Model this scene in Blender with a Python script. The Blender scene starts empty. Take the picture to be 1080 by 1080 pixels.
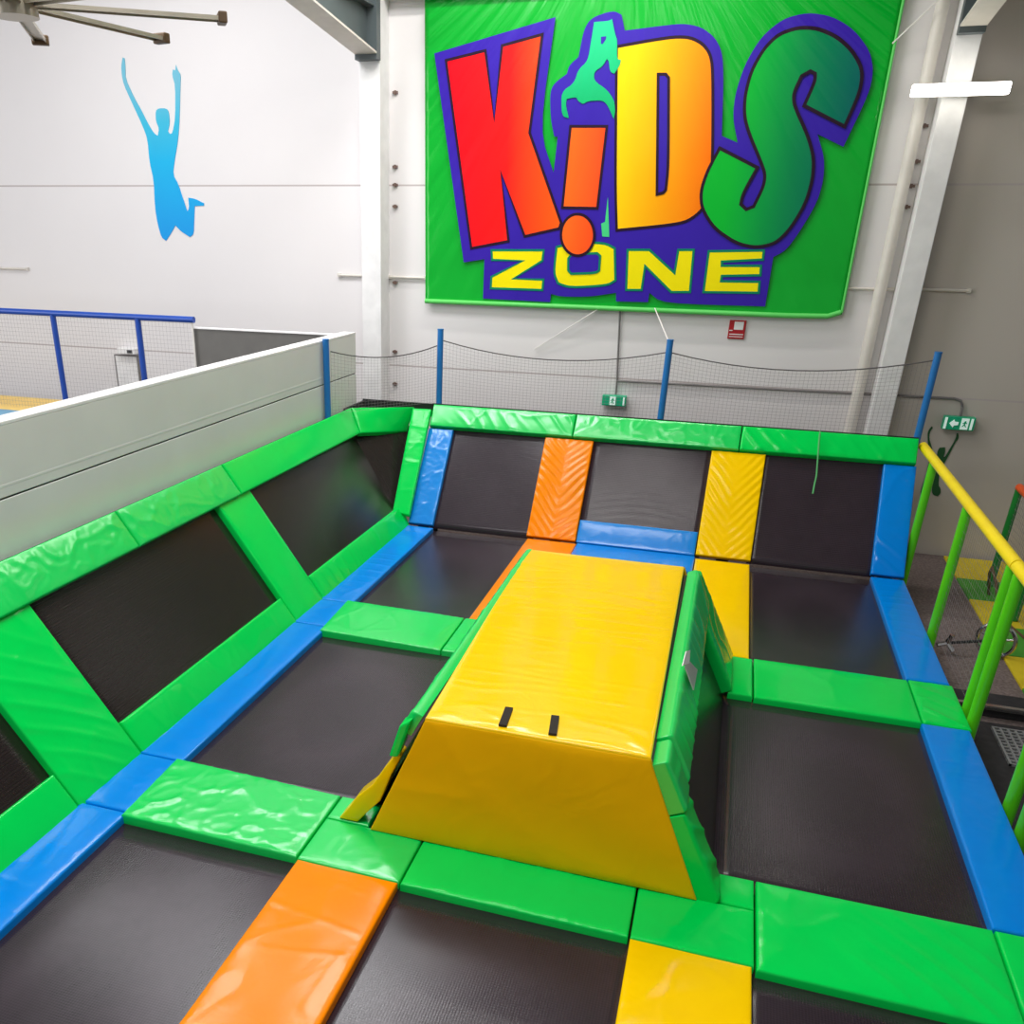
ART={
'K':[(-3.491,4.676),(-3.045,4.751),(-2.912,4.089),(-2.859,4.789),(-2.425,4.872),(-2.502,3.967),(-2.075,3.07),(-2.094,3.011),(-2.49,2.925),(-2.81,3.588),(-2.679,2.871),(-3.127,2.788)],
'BACK':[(-3.631,4.747),(-2.294,5.02),(-2.392,3.985),(-2.203,3.576),(-2.184,3.925),(-2.223,3.926),(-2.275,4.089),(-2.297,4.285),(-2.294,4.373),(-2.251,4.435),(-2.131,4.509),(-2.115,4.584),(-2.02,4.657),(-1.986,4.898),(-1.919,4.993),(-1.759,5.037),(-1.673,5.041),(-1.605,5.007),(-1.558,4.87),(-1.243,4.892),(-0.976,4.907),(-0.79,4.868),(-0.645,4.774),(-0.553,4.645),(-0.504,4.4),(-0.447,3.906),(-0.278,3.842),(-0.362,4.065),(-0.372,4.283),(-0.317,4.536),(-0.201,4.76),(-0.018,4.904),(0.201,4.944),(0.432,4.903),(0.653,4.786),(0.836,4.599),(0.899,4.434),(0.898,4.25),(0.755,3.791),(0.487,3.908),(0.594,3.698),(0.625,3.498),(0.605,3.294),(0.487,3.015),(0.375,2.822),(0.262,2.759),(0.263,2.259),(-0.845,2.254),(-1.003,2.361),(-1.008,2.262),(-1.369,2.257),(-1.379,2.35),(-1.676,2.298),(-2.012,2.288),(-2.135,2.315),(-2.139,2.225),(-2.961,2.237),(-2.963,2.674),(-3.217,2.633)],
'SLIVER':[(-1.574,3.335),(-1.516,2.931),(-1.595,2.936),(-1.621,3.065),(-1.58,3.084)],
'I':[(-2.049,4.02),(-1.654,4.013),(-1.679,3.22),(-2.075,3.225)],
'DOT':[(-1.685,2.951),(-1.685,2.903),(-1.695,2.857),(-1.714,2.816),(-1.741,2.781),(-1.774,2.755),(-1.813,2.738),(-1.855,2.732),(-1.899,2.736),(-1.941,2.752),(-1.979,2.777),(-2.013,2.811),(-2.039,2.852),(-2.057,2.898),(-2.066,2.946),(-2.065,2.994),(-2.055,3.039),(-2.035,3.08),(-2.008,3.114),(-1.974,3.14),(-1.935,3.156),(-1.894,3.161),(-1.851,3.156),(-1.81,3.141),(-1.772,3.116),(-1.739,3.083),(-1.713,3.043),(-1.695,2.998)],
'D':[(-1.626,4.733),(-1.291,4.773),(-1.047,4.795),(-0.888,4.784),(-0.759,4.726),(-0.673,4.639),(-0.627,4.51),(-0.525,3.823),(-0.487,3.45),(-0.511,3.278),(-0.575,3.177),(-0.703,3.088),(-0.949,3.05),(-1.441,3.001),(-1.504,3.454)],
'DH':[(-1.169,4.474),(-1.092,4.472),(-1.058,4.438),(-0.957,3.629),(-0.955,3.405),(-0.977,3.376),(-1.043,3.36)],
'S':[(-0.451,3.793),(-0.044,3.61),(-0.151,3.362),(-0.155,3.268),(-0.091,3.217),(-0.021,3.245),(0.047,3.432),(0.045,3.547),(-0.016,3.661),(-0.183,3.93),(-0.251,4.084),(-0.273,4.26),(-0.247,4.471),(-0.16,4.655),(-0.042,4.774),(0.133,4.823),(0.315,4.809),(0.51,4.731),(0.667,4.614),(0.77,4.489),(0.805,4.396),(0.808,4.252),(0.73,3.969),(0.313,4.159),(0.377,4.368),(0.365,4.431),(0.315,4.453),(0.242,4.414),(0.192,4.268),(0.219,4.161),(0.396,3.899),(0.492,3.699),(0.518,3.498),(0.49,3.271),(0.386,3.038),(0.262,2.892),(0.07,2.847),(-0.139,2.886),(-0.392,3.03),(-0.548,3.219),(-0.585,3.385),(-0.548,3.572)],
'Z':[(-2.877,2.771),(-2.257,2.781),(-2.263,2.67),(-2.601,2.468),(-2.237,2.467),(-2.24,2.355),(-2.866,2.356),(-2.865,2.482),(-2.488,2.666),(-2.866,2.668)],
'O':[(-2.107,2.818),(-1.925,2.866),(-1.564,2.871),(-1.444,2.815),(-1.4,2.482),(-1.485,2.426),(-1.919,2.39),(-2.059,2.433),(-2.119,2.542)],
'OH':[(-1.962,2.699),(-1.926,2.747),(-1.634,2.762),(-1.598,2.733),(-1.594,2.584),(-1.635,2.553),(-1.914,2.539),(-1.952,2.576)],
'N':[(-1.296,2.802),(-1.057,2.806),(-0.752,2.574),(-0.743,2.811),(-0.578,2.814),(-0.559,2.383),(-0.764,2.377),(-1.085,2.641),(-1.094,2.389),(-1.267,2.384)],
'E':[(-0.416,2.803),(0.154,2.821),(0.16,2.732),(-0.263,2.703),(-0.257,2.66),(0.15,2.668),(0.16,2.575),(-0.241,2.558),(-0.243,2.503),(0.162,2.508),(0.171,2.397),(-0.412,2.387)],
'KID':[(-1.882,4.956),(-1.73,4.959),(-1.699,4.975),(-1.652,4.837),(-1.625,4.79),(-1.613,4.624),(-1.568,4.613),(-1.574,4.566),(-1.626,4.493),(-1.672,4.513),(-1.693,4.608),(-1.717,4.627),(-1.755,4.563),(-1.84,4.519),(-1.831,4.433),(-1.689,4.353),(-1.601,4.254),(-1.578,4.148),(-1.588,4.08),(-1.663,4.208),(-1.724,4.257),(-1.882,4.252),(-1.93,4.224),(-1.984,4.254),(-2.011,4.294),(-2.112,4.277),(-2.119,4.218),(-2.074,4.099),(-2.133,4.11),(-2.161,4.17),(-2.175,4.346),(-2.044,4.42),(-2.01,4.543),(-1.916,4.615),(-1.898,4.783),(-1.887,4.893)],
'KIDH':[(-1.798,4.825),(-1.743,4.827),(-1.744,4.8),(-1.775,4.759),(-1.792,4.765)],
'BLUEFIG':[(-7.723,4.867),(-7.698,4.856),(-7.702,4.74),(-7.716,4.643),(-7.624,4.444),(-7.536,4.302),(-7.45,4.14),(-7.386,4.047),(-7.331,4.016),(-7.301,4.097),(-7.337,4.178),(-7.327,4.288),(-7.278,4.316),(-7.172,4.314),(-7.137,4.274),(-7.138,4.154),(-7.176,4.064),(-7.153,4.034),(-7.112,4.043),(-7.051,4.212),(-7.011,4.545),(-7.042,4.661),(-7.024,4.718),(-6.992,4.708),(-6.977,4.764),(-6.958,4.707),(-6.92,4.658),(-6.941,4.543),(-6.991,4.211),(-7.04,3.971),(-7.123,3.727),(-7.163,3.581),(-7.099,3.476),(-7.039,3.285),(-6.999,3.157),(-6.967,3.2),(-6.967,3.318),(-6.873,3.307),(-6.743,3.254),(-6.746,3.227),(-6.883,3.222),(-6.907,3.072),(-6.932,2.897),(-6.992,2.857),(-7.11,2.917),(-7.198,2.993),(-7.28,2.893),(-7.362,2.808),(-7.427,2.847),(-7.464,3.001),(-7.48,3.198),(-7.457,3.519),(-7.492,3.73),(-7.486,3.977),(-7.534,4.121),(-7.66,4.385),(-7.752,4.585),(-7.764,4.684),(-7.757,4.781)],
'GREENFIG':[(2.213,1.077),(2.227,1.065),(2.209,1.007),(2.22,0.943),(2.256,0.875),(2.304,0.773),(2.341,0.749),(2.335,0.811),(2.345,0.851),(2.398,0.86),(2.413,0.8),(2.408,0.755),(2.423,0.756),(2.449,0.847),(2.478,0.954),(2.477,1.023),(2.488,1.024),(2.504,0.991),(2.505,0.956),(2.486,0.92),(2.461,0.795),(2.432,0.686),(2.421,0.632),(2.41,0.577),(2.432,0.434),(2.464,0.4),(2.477,0.347),(2.454,0.308),(2.407,0.317),(2.382,0.356),(2.371,0.437),(2.349,0.389),(2.323,0.295),(2.285,0.282),(2.268,0.354),(2.28,0.547),(2.275,0.655),(2.283,0.709),(2.257,0.787),(2.218,0.89),(2.189,1.001),(2.196,1.045)],
'FLAP':[(-1.362,0.503),(-1.426,0.412),(-1.504,0.275),(-1.594,0.18),(-1.647,0.092),(-1.708,-0.052),(-1.691,-0.074),(-1.597,0.001),(-1.517,0.11),(-1.46,0.179),(-1.394,0.366),(-1.341,0.484)],
'BANNER':[(-3.78,5.288),(-3.695,2.157),(-2.368,2.138),(-0.815,2.116),(0.979,2.139),(1.055,2.19),(1.002,5.111)],
}
LABQ=[[0.003, 4.734, 0.812], [0.069, 4.728, 0.678], [0.075, 5.031, 0.664], [0.025, 4.905, 0.767]]
CLIPQ=[[-0.011, 4.674, 0.841], [0.023, 4.868, 0.772], [0.017, 5.029, 0.784], [-0.003, 4.914, 0.825]]
import bpy, bmesh, math, random
from mathutils import Vector, noise, Matrix
random.seed(4)
COL = bpy.context.scene.collection
V = Vector

# ---------------------------------------------------------------- materials
MATS = {}
def nodes_mat(name):
    m = bpy.data.materials.new(name); m.use_nodes = True
    nt = m.node_tree; b = nt.nodes['Principled BSDF']
    return m, nt, b
def lk(nt, a, b): nt.links.new(a, b)
def mat_plain(name, col, rough=.5, metal=0, spec=.5, var=.06, scale=6, bump=0.0, bscale=30, emit=0):
    m, nt, b = nodes_mat(name)
    g = nt.nodes.new('ShaderNodeNewGeometry')
    n = nt.nodes.new('ShaderNodeTexNoise'); n.inputs['Scale'].default_value = scale; n.inputs['Detail'].default_value = 3
    lk(nt, g.outputs['Position'], n.inputs['Vector'])
    r = nt.nodes.new('ShaderNodeValToRGB')
    r.color_ramp.elements[0].position = .3; r.color_ramp.elements[1].position = .7
    r.color_ramp.elements[0].color = (*[c*(1-var) for c in col], 1)
    r.color_ramp.elements[1].color = (*[min(1, c*(1+var)) for c in col], 1)
    lk(nt, n.outputs['Fac'], r.inputs['Fac']); lk(nt, r.outputs['Color'], b.inputs['Base Color'])
    b.inputs['Roughness'].default_value = rough; b.inputs['Metallic'].default_value = metal
    b.inputs['Specular IOR Level'].default_value = spec
    if bump:
        n2 = nt.nodes.new('ShaderNodeTexNoise'); n2.inputs['Scale'].default_value = bscale
        lk(nt, g.outputs['Position'], n2.inputs['Vector'])
        bp = nt.nodes.new('ShaderNodeBump'); bp.inputs['Strength'].default_value = bump; bp.inputs['Distance'].default_value = .01
        lk(nt, n2.outputs['Fac'], bp.inputs['Height']); lk(nt, bp.outputs['Normal'], b.inputs['Normal'])
    if emit:
        b.inputs['Emission Color'].default_value = (*col, 1); b.inputs['Emission Strength'].default_value = emit
    MATS[name] = m
    return m
def mat_vinyl(name, col, rough=.17, coat=.0, bump=.12, spec=.42):
    """glossy PVC cover: fine creases as bump"""
    m, nt, b = nodes_mat(name)
    g = nt.nodes.new('ShaderNodeNewGeometry')
    n = nt.nodes.new('ShaderNodeTexNoise'); n.inputs['Scale'].default_value = 3.5; n.inputs['Detail'].default_value = 4
    n.inputs['Distortion'].default_value = .6
    lk(nt, g.outputs['Position'], n.inputs['Vector'])
    r = nt.nodes.new('ShaderNodeValToRGB')
    r.color_ramp.elements[0].color = (*[c*.93 for c in col], 1); r.color_ramp.elements[1].color = (*[min(1, c*1.05) for c in col], 1)
    lk(nt, n.outputs['Fac'], r.inputs['Fac']); lk(nt, r.outputs['Color'], b.inputs['Base Color'])
    n2 = nt.nodes.new('ShaderNodeTexNoise'); n2.inputs['Scale'].default_value = 3.2; n2.inputs['Detail'].default_value = 3.5
    n2.inputs['Distortion'].default_value = 2.2
    lk(nt, g.outputs['Position'], n2.inputs['Vector'])
    bp = nt.nodes.new('ShaderNodeBump'); bp.inputs['Strength'].default_value = bump; bp.inputs['Distance'].default_value = .012
    lk(nt, n2.outputs['Fac'], bp.inputs['Height']); lk(nt, bp.outputs['Normal'], b.inputs['Normal'])
    b.inputs['Roughness'].default_value = rough; b.inputs['Specular IOR Level'].default_value = spec
    b.inputs['Coat Weight'].default_value = coat; b.inputs['Coat Roughness'].default_value = .12
    MATS[name] = m
    return m
def mat_weave(name, col):
    """woven jump mat"""
    m, nt, b = nodes_mat(name)
    g = nt.nodes.new('ShaderNodeNewGeometry')
    sums = []
    for axis, sc in (('X', 150), ('Y', 150), ('Z', 150)):
        w = nt.nodes.new('ShaderNodeTexWave'); w.bands_direction = axis; w.inputs['Scale'].default_value = sc/6.283*1.0
        w.inputs['Distortion'].default_value = .6; w.inputs['Detail'].default_value = 1
        lk(nt, g.outputs['Position'], w.inputs['Vector']); sums.append(w.outputs['Fac'])
    a = nt.nodes.new('ShaderNodeMath'); a.operation = 'ADD'; lk(nt, sums[0], a.inputs[0]); lk(nt, sums[1], a.inputs[1])
    a2 = nt.nodes.new('ShaderNodeMath'); a2.operation = 'ADD'; lk(nt, a.outputs[0], a2.inputs[0]); lk(nt, sums[2], a2.inputs[1])
    n = nt.nodes.new('ShaderNodeTexNoise'); n.inputs['Scale'].default_value = 5; n.inputs['Detail'].default_value = 8; n.inputs['Roughness'].default_value = .75
    lk(nt, g.outputs['Position'], n.inputs['Vector'])
    a3 = nt.nodes.new('ShaderNodeMath'); a3.operation = 'MULTIPLY_ADD'; lk(nt, n.outputs['Fac'], a3.inputs[0]); a3.inputs[1].default_value = 2.2
    lk(nt, a2.outputs[0], a3.inputs[2])
    r = nt.nodes.new('ShaderNodeValToRGB')
    mr = nt.nodes.new('ShaderNodeMapRange'); mr.inputs['From Min'].default_value = .8; mr.inputs['From Max'].default_value = 4.2
    lk(nt, a3.outputs[0], mr.inputs['Value']); lk(nt, mr.outputs['Result'], r.inputs['Fac'])
    r.color_ramp.elements[0].color = (*[c*.55 for c in col], 1); r.color_ramp.elements[1].color = (*[c*1.55 for c in col], 1)
    lk(nt, r.outputs['Color'], b.inputs['Base Color'])
    bp = nt.nodes.new('ShaderNodeBump'); bp.inputs['Strength'].default_value = .12; bp.inputs['Distance'].default_value = .001
    lk(nt, a2.outputs[0], bp.inputs['Height']); lk(nt, bp.outputs['Normal'], b.inputs['Normal'])
    b.inputs['Specular IOR Level'].default_value = .42
    n3 = nt.nodes.new('ShaderNodeTexNoise'); n3.inputs['Scale'].default_value = 95; n3.inputs['Detail'].default_value = 3
    lk(nt, g.outputs['Position'], n3.inputs['Vector'])
    mr2 = nt.nodes.new('ShaderNodeMapRange'); mr2.inputs['From Min'].default_value = .3; mr2.inputs['From Max'].default_value = .7; mr2.inputs['To Min'].default_value = .19; mr2.inputs['To Max'].default_value = .27
    lk(nt, n3.outputs['Fac'], mr2.inputs['Value']); lk(nt, mr2.outputs['Result'], b.inputs['Roughness'])
    bp2 = nt.nodes.new('ShaderNodeBump'); bp2.inputs['Strength'].default_value = .10; bp2.inputs['Distance'].default_value = .0015
    lk(nt, n3.outputs['Fac'], bp2.inputs['Height']); lk(nt, bp.outputs['Normal'], bp2.inputs['Normal']); lk(nt, bp2.outputs['Normal'], b.inputs['Normal'])
    MATS[name] = m
    return m
def mat_gradient(name, axis, a, bb, stops, rough=.35, bump=.12, spec=.2):
    """printed gradient running along a world axis from a to bb"""
    m, nt, b = nodes_mat(name)
    g = nt.nodes.new('ShaderNodeNewGeometry'); s = nt.nodes.new('ShaderNodeSeparateXYZ'); lk(nt, g.outputs['Position'], s.inputs[0])
    mr = nt.nodes.new('ShaderNodeMapRange'); mr.inputs['From Min'].default_value = a; mr.inputs['From Max'].default_value = bb
    lk(nt, s.outputs['XYZ'.index(axis)], mr.inputs['Value'])
    r = nt.nodes.new('ShaderNodeValToRGB')
    while len(r.color_ramp.elements) < len(stops): r.color_ramp.elements.new(.5)
    for e, (p, c) in zip(r.color_ramp.elements, stops): e.position = p; e.color = (*c, 1)
    lk(nt, mr.outputs['Result'], r.inputs['Fac']); lk(nt, r.outputs['Color'], b.inputs['Base Color'])
    b.inputs['Roughness'].default_value = rough; b.inputs['Specular IOR Level'].default_value = spec
    if bump: banner_bump(nt, b, g, bump)
    MATS[name] = m
    return m
def banner_bump(nt, b, g, strength):
    # long soft folds hanging down the sheet, fanning from the tied top edge
    s = nt.nodes.new('ShaderNodeSeparateXYZ'); lk(nt, g.outputs['Position'], s.inputs[0])
    # fan coordinate: (x-xc)/(ztop-z)
    sx = nt.nodes.new('ShaderNodeMath'); sx.operation = 'ADD'; sx.inputs[1].default_value = 1.6; lk(nt, s.outputs[0], sx.inputs[0])
    sz = nt.nodes.new('ShaderNodeMath'); sz.operation = 'SUBTRACT'; sz.inputs[0].default_value = 6.4; lk(nt, s.outputs[2], sz.inputs[1])
    dv = nt.nodes.new('ShaderNodeMath'); dv.operation = 'DIVIDE'; lk(nt, sx.outputs[0], dv.inputs[0]); lk(nt, sz.outputs[0], dv.inputs[1])
    cb = nt.nodes.new('ShaderNodeCombineXYZ'); 
    m1 = nt.nodes.new('ShaderNodeMath'); m1.operation = 'MULTIPLY'; m1.inputs[1].default_value = 5.5; lk(nt, dv.outputs[0], m1.inputs[0])
    m2 = nt.nodes.new('ShaderNodeMath'); m2.operation = 'MULTIPLY'; m2.inputs[1].default_value = .55; lk(nt, s.outputs[2], m2.inputs[0])
    lk(nt, m1.outputs[0], cb.inputs[0]); lk(nt, m2.outputs[0], cb.inputs[2])
    n = nt.nodes.new('ShaderNodeTexNoise'); n.inputs['Scale'].default_value = 1.3; n.inputs['Detail'].default_value = 2.5
    lk(nt, cb.outputs[0], n.inputs['Vector'])
    bp = nt.nodes.new('ShaderNodeBump'); bp.inputs['Strength'].default_value = strength; bp.inputs['Distance'].default_value = .25
    lk(nt, n.outputs['Fac'], bp.inputs['Height']); lk(nt, bp.outputs['Normal'], b.inputs['Normal'])
def mat_print(name, col, rough=.35, bump=.12):
    return mat_gradient(name, 'X', 0, 1, [(0, col), (1, col)], rough, bump)
def mat_wall(key='wall', ca=(.73, .70, .695), cb=(.785, .755, .745)):
    m, nt, b = nodes_mat('painted_wall')
    g = nt.nodes.new('ShaderNodeNewGeometry'); s = nt.nodes.new('ShaderNodeSeparateXYZ'); lk(nt, g.outputs['Position'], s.inputs[0])
    def line(out, z, w):
        a = nt.nodes.new('ShaderNodeMath'); a.operation = 'SUBTRACT'; a.inputs[1].default_value = z; lk(nt, out, a.inputs[0])
        c = nt.nodes.new('ShaderNodeMath'); c.operation = 'ABSOLUTE'; lk(nt, a.outputs[0], c.inputs[0])
        d = nt.nodes.new('ShaderNodeMath'); d.operation = 'LESS_THAN'; d.inputs[1].default_value = w; lk(nt, c.outputs[0], d.inputs[0])
        return d.outputs[0]
    l1 = line(s.outputs[2], 3.455, .009); l2 = line(s.outputs[2], 1.39, .009)
    ad = nt.nodes.new('ShaderNodeMath'); ad.operation = 'MAXIMUM'; lk(nt, l1, ad.inputs[0]); lk(nt, l2, ad.inputs[1])
    n = nt.nodes.new('ShaderNodeTexNoise'); n.inputs['Scale'].default_value = .7; n.inputs['Detail'].default_value = 5
    lk(nt, g.outputs['Position'], n.inputs['Vector'])
    r = nt.nodes.new('ShaderNodeValToRGB'); r.color_ramp.elements[0].color = (*ca, 1); r.color_ramp.elements[1].color = (*cb, 1)
    lk(nt, n.outputs['Fac'], r.inputs['Fac'])
    mx = nt.nodes.new('ShaderNodeMix'); mx.data_type = 'RGBA'; lk(nt, ad.outputs[0], mx.inputs['Factor'])
    lk(nt, r.outputs['Color'], mx.inputs['A']); mx.inputs['B'].default_value = (.48, .42, .41, 1)
    lk(nt, mx.outputs['Result'], b.inputs['Base Color']); b.inputs['Roughness'].default_value = .6
    n2 = nt.nodes.new('ShaderNodeTexNoise'); n2.inputs['Scale'].default_value = 18; lk(nt, g.outputs['Position'], n2.inputs['Vector'])
    bp = nt.nodes.new('ShaderNodeBump'); bp.inputs['Strength'].default_value = .08; bp.inputs['Distance'].default_value = .01
    lk(nt, n2.outputs['Fac'], bp.inputs['Height']); lk(nt, bp.outputs['Normal'], b.inputs['Normal'])
    MATS[key] = m; return m

GREEN = mat_vinyl('green_vinyl', (.0, .66, .085), spec=.25)
GREENGLOSS = mat_vinyl('glossy_green_vinyl', (.0, .64, .10), rough=.24, spec=.85)
BLUEGLOSS = mat_vinyl('glossy_blue_vinyl', (.004, .24, .72), rough=.2, spec=.6)
BLUE = mat_vinyl('blue_vinyl', (.0, .225, .74), spec=.28)
ORANGE = mat_vinyl('orange_vinyl', (1.0, .25, .0), spec=.22)
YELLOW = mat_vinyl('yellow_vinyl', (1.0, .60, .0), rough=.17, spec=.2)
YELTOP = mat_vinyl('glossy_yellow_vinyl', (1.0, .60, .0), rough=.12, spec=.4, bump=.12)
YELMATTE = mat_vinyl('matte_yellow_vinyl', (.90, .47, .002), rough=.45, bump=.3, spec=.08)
MESHM = mat_weave('black_jump_mat', (.028, .019, .026))
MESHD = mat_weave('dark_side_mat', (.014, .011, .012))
WALL = mat_wall()
WALL2 = mat_wall('wall_beige_falloff', (.50, .455, .40), (.56, .51, .45))  # darker beige right of the column; light falloff partly put into the colour
WHITE = mat_plain('white_paint', (.78, .77, .76), .5)
CREAM = mat_plain('cream_pipe', (.66, .62, .56), .45)
PART = mat_plain('pale_grey_panel', (.67, .68, .65), .5, var=.03, scale=2)
BLACK = mat_plain('black_steel', (.012, .012, .013), .5)
STEEL = mat_plain('grey_steel', (.075, .095, .10), .45)
DARKBOARD = mat_plain('dark_board', (.13, .125, .115), .6)
POSTBLUE = mat_plain('blue_steel', (.01, .16, .48), .35)
RAILBLUE = mat_plain('royal_blue_steel', (.008, .06, .36), .35)
RAILGREEN = mat_plain('lime_steel', (.10, .62, .01), .3)
RAILDGREEN = mat_plain('deep_green_steel', (.01, .22, .03), .35)
RAILYEL = mat_plain('yellow_foam', (1.0, .74, .002), .45)
RAILOR = mat_plain('orange_steel', (.85, .10, .01), .4)
CARPET = mat_plain('dark_carpet', (.19, .15, .14), .95, var=.3, scale=40, spec=.1, bump=.3, bscale=120)
BLACKMAT = mat_plain('black_rubber', (.02, .018, .02), .8, var=.3, scale=20)
GRATE = mat_plain('grey_rubber', (.22, .22, .22), .7)
CHROME = mat_plain('chrome', (.6, .58, .56), .15, 1.0)
ROPE = mat_plain('dark_rope', (.10, .09, .09), .8)
NETM = mat_plain('net_cord', (.27, .24, .245), .8)
CORDW = mat_plain('white_cord', (.75, .72, .68), .7)
CORDG = mat_plain('green_cord', (.10, .45, .15), .7)
CONDUIT = mat_plain('grey_conduit', (.17, .16, .155), .5)
EXITG = mat_plain('exit_green', (.0, .42, .20), .35)
EXITW = mat_plain('exit_white', (.75, .95, .86), .4, emit=.25)
REDS = mat_plain('red_sign', (.42, .005, .012), .35)
FANAL = mat_plain('fan_aluminium', (.42, .38, .30), .35, .6)
FANBR = mat_plain('fan_brown', (.10, .055, .02), .5)
BROWN = mat_plain('brown_bolt', (.16, .10, .08), .6)
FOAMY = mat_plain('yellow_foam_mat', (.72, .55, .01), .7)
FOAMG = mat_plain('green_foam_mat', (.06, .32, .02), .7)
FOAMB = mat_plain('pale_blue_mat', (.16, .36, .52), .6)
SAND = mat_plain('sandy_yellow_mat', (.85, .58, .16), .6)
TAPE = mat_plain('black_tape', (.02, .015, .01), .9)
LABELM = mat_plain('label_grey', (.45, .45, .42), .4)
CEIL = mat_plain('ceiling_sheet', (.55, .55, .54), .8)
LAMP = mat_plain('lamp_tube', (1.0, .96, .88), .5, emit=9)
BAN = mat_gradient('banner_green', 'X', -3.7, 1.0, [(0, (.0, .38, .025)), (1, (.0, .38, .025))], rough=.25, spec=.35, bump=.24)
INDIGO = mat_print('indigo_print', (.038, .014, .36), .32)
INK = mat_print('black_ink', (.02, .006, .02), .35)
P_K = mat_gradient('red_print', 'X', -3.5, -2.0, [(0, (1, .0, .01)), (.5, (1, .008, .008)), (1, (1, .13, .004))])
P_I = mat_gradient('orange_red_print', 'X', -2.0, -1.42, [(0, (1, .14, .01)), (.45, (1, .09, .01)), (1, (1, .0, .005))])
P_D = mat_gradient('yellow_orange_print', 'X', -1.5, -.42, [(0, (1, .62, .0)), (.5, (1, .36, .0)), (1, (.98, .13, .0))])
P_S = mat_gradient('green_teal_print', 'X', -.3, .9, [(0, (.0, .46, .03)), (.5, (.0, .23, .07)), (1, (.0, .10, .12))])
P_Z = mat_print('yellow_print', (.92, .78, .0), .35)
P_KID = mat_gradient('teal_print', 'Z', 4.1, 5.2, [(0, (.0, .40, .12)), (1, (.02, .62, .28))])
P_G = mat_print('mint_print', (.06, .62, .22), .35)
P_GREDGE = mat_print('dark_green_print', (.0, .22, .10), .35)
DEC_B = mat_gradient('blue_decal', 'Z', 2.85, 4.6, [(0, (.0, .30, .74)), (.5, (.0, .42, .74)), (.75, (.04, .46, .66)), (1, (.16, .48, .62))], rough=.5, bump=0)
DEC_G = mat_plain('green_decal', (.008, .085, .022), .5)

# ---------------------------------------------------------------- object helpers
def tag(o, label=None, cat=None, group=None, kind=None):
    if label: o['label'] = label
    if cat: o['category'] = cat
    if group: o['group'] = group
    if kind: o['kind'] = kind
    return o
def link(name, me, mat, parent=None, smooth=False, ang=None):
    o = bpy.data.objects.new(name, me); COL.objects.link(o)
    for m in (mat if isinstance(mat, (list, tuple)) else [mat]): me.materials.append(m)
    if smooth:
        for p in me.polygons: p.use_smooth = True
    if parent: 
        o.parent = parent; o.matrix_parent_inverse = Matrix.Translation(-parent.location)
    return o
def empty(name, loc=(0, 0, 0)):
    o = bpy.data.objects.new(name, None); COL.objects.link(o); o.location = loc; o.empty_display_size = .1
    return o
class MB:
    def __init__(s): s.v = []; s.f = []; s.mi = []
    def add(s, vs, fs, mi=0):
        k = len(s.v); s.v += [tuple(v) for v in vs]; s.f += [tuple(i+k for i in f) for f in fs]; s.mi += [mi]*len(fs)
        return s
    def box(s, x0, y0, z0, x1, y1, z1, mi=0):
        vs = [(x, y, z) for z in (z0, z1) for x, y in ((x0, y0), (x1, y0), (x1, y1), (x0, y1))]
        return s.add(vs, [(3, 2, 1, 0), (4, 5, 6, 7), (0, 1, 5, 4), (1, 2, 6, 5), (2, 3, 7, 6), (3, 0, 4, 7)], mi)
    def hexa(s, p, mi=0):   # p: 4 bottom + 4 top
        return s.add(p, [(3, 2, 1, 0), (4, 5, 6, 7), (0, 1, 5, 4), (1, 2, 6, 5), (2, 3, 7, 6), (3, 0, 4, 7)], mi)
    def tube(s, pts, r, n=12, caps=True, mi=0):
        pts = [V(p) for p in pts]; rings = []; up = None
        for i, p in enumerate(pts):
            d = (pts[min(i+1, len(pts)-1)] - pts[max(i-1, 0)]).normalized()
            if up is None: up = V((0, 0, 1)) if abs(d.z) < .9 else V((1, 0, 0))
            a = d.cross(up)
            if a.length < 1e-4: a = d.cross(V((0, 1, 0)))
            a.normalize(); b = a.cross(d).normalized()
            rings.append([p + r*(a*math.cos(t)+b*math.sin(t)) for t in [2*math.pi*k/n for k in range(n)]])
        vs = [q for R in rings for q in R]; fs = []
        for i in range(len(pts)-1):
            for k in range(n):
                k2 = (k+1) % n; fs.append((i*n+k, i*n+k2, (i+1)*n+k2, (i+1)*n+k))
        if caps:
            fs.append(tuple(range(n))[::-1]); fs.append(tuple((len(pts)-1)*n+k for k in range(n)))
        return s.add(vs, fs, mi)
    def build(s, name, mat, parent=None, smooth=False, bevel=0, seg=2):
        me = bpy.data.meshes.new(name); me.from_pydata(s.v, [], s.f); me.update()
        bm = bmesh.new(); bm.from_mesh(me); bmesh.ops.recalc_face_normals(bm, faces=bm.faces); bm.to_mesh(me); bm.free()
        o = link(name, me, mat, parent, smooth)
        if any(s.mi): me.polygons.foreach_set('material_index', s.mi)
        if bevel:
            md = o.modifiers.new('bevel', 'BEVEL'); md.width = bevel; md.segments = seg; md.limit_method = 'ANGLE'
        if smooth and not bevel:
            me.set_sharp_from_angle(angle=math.radians(40)) if hasattr(me, 'set_sharp_from_angle') else None
        return o

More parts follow.
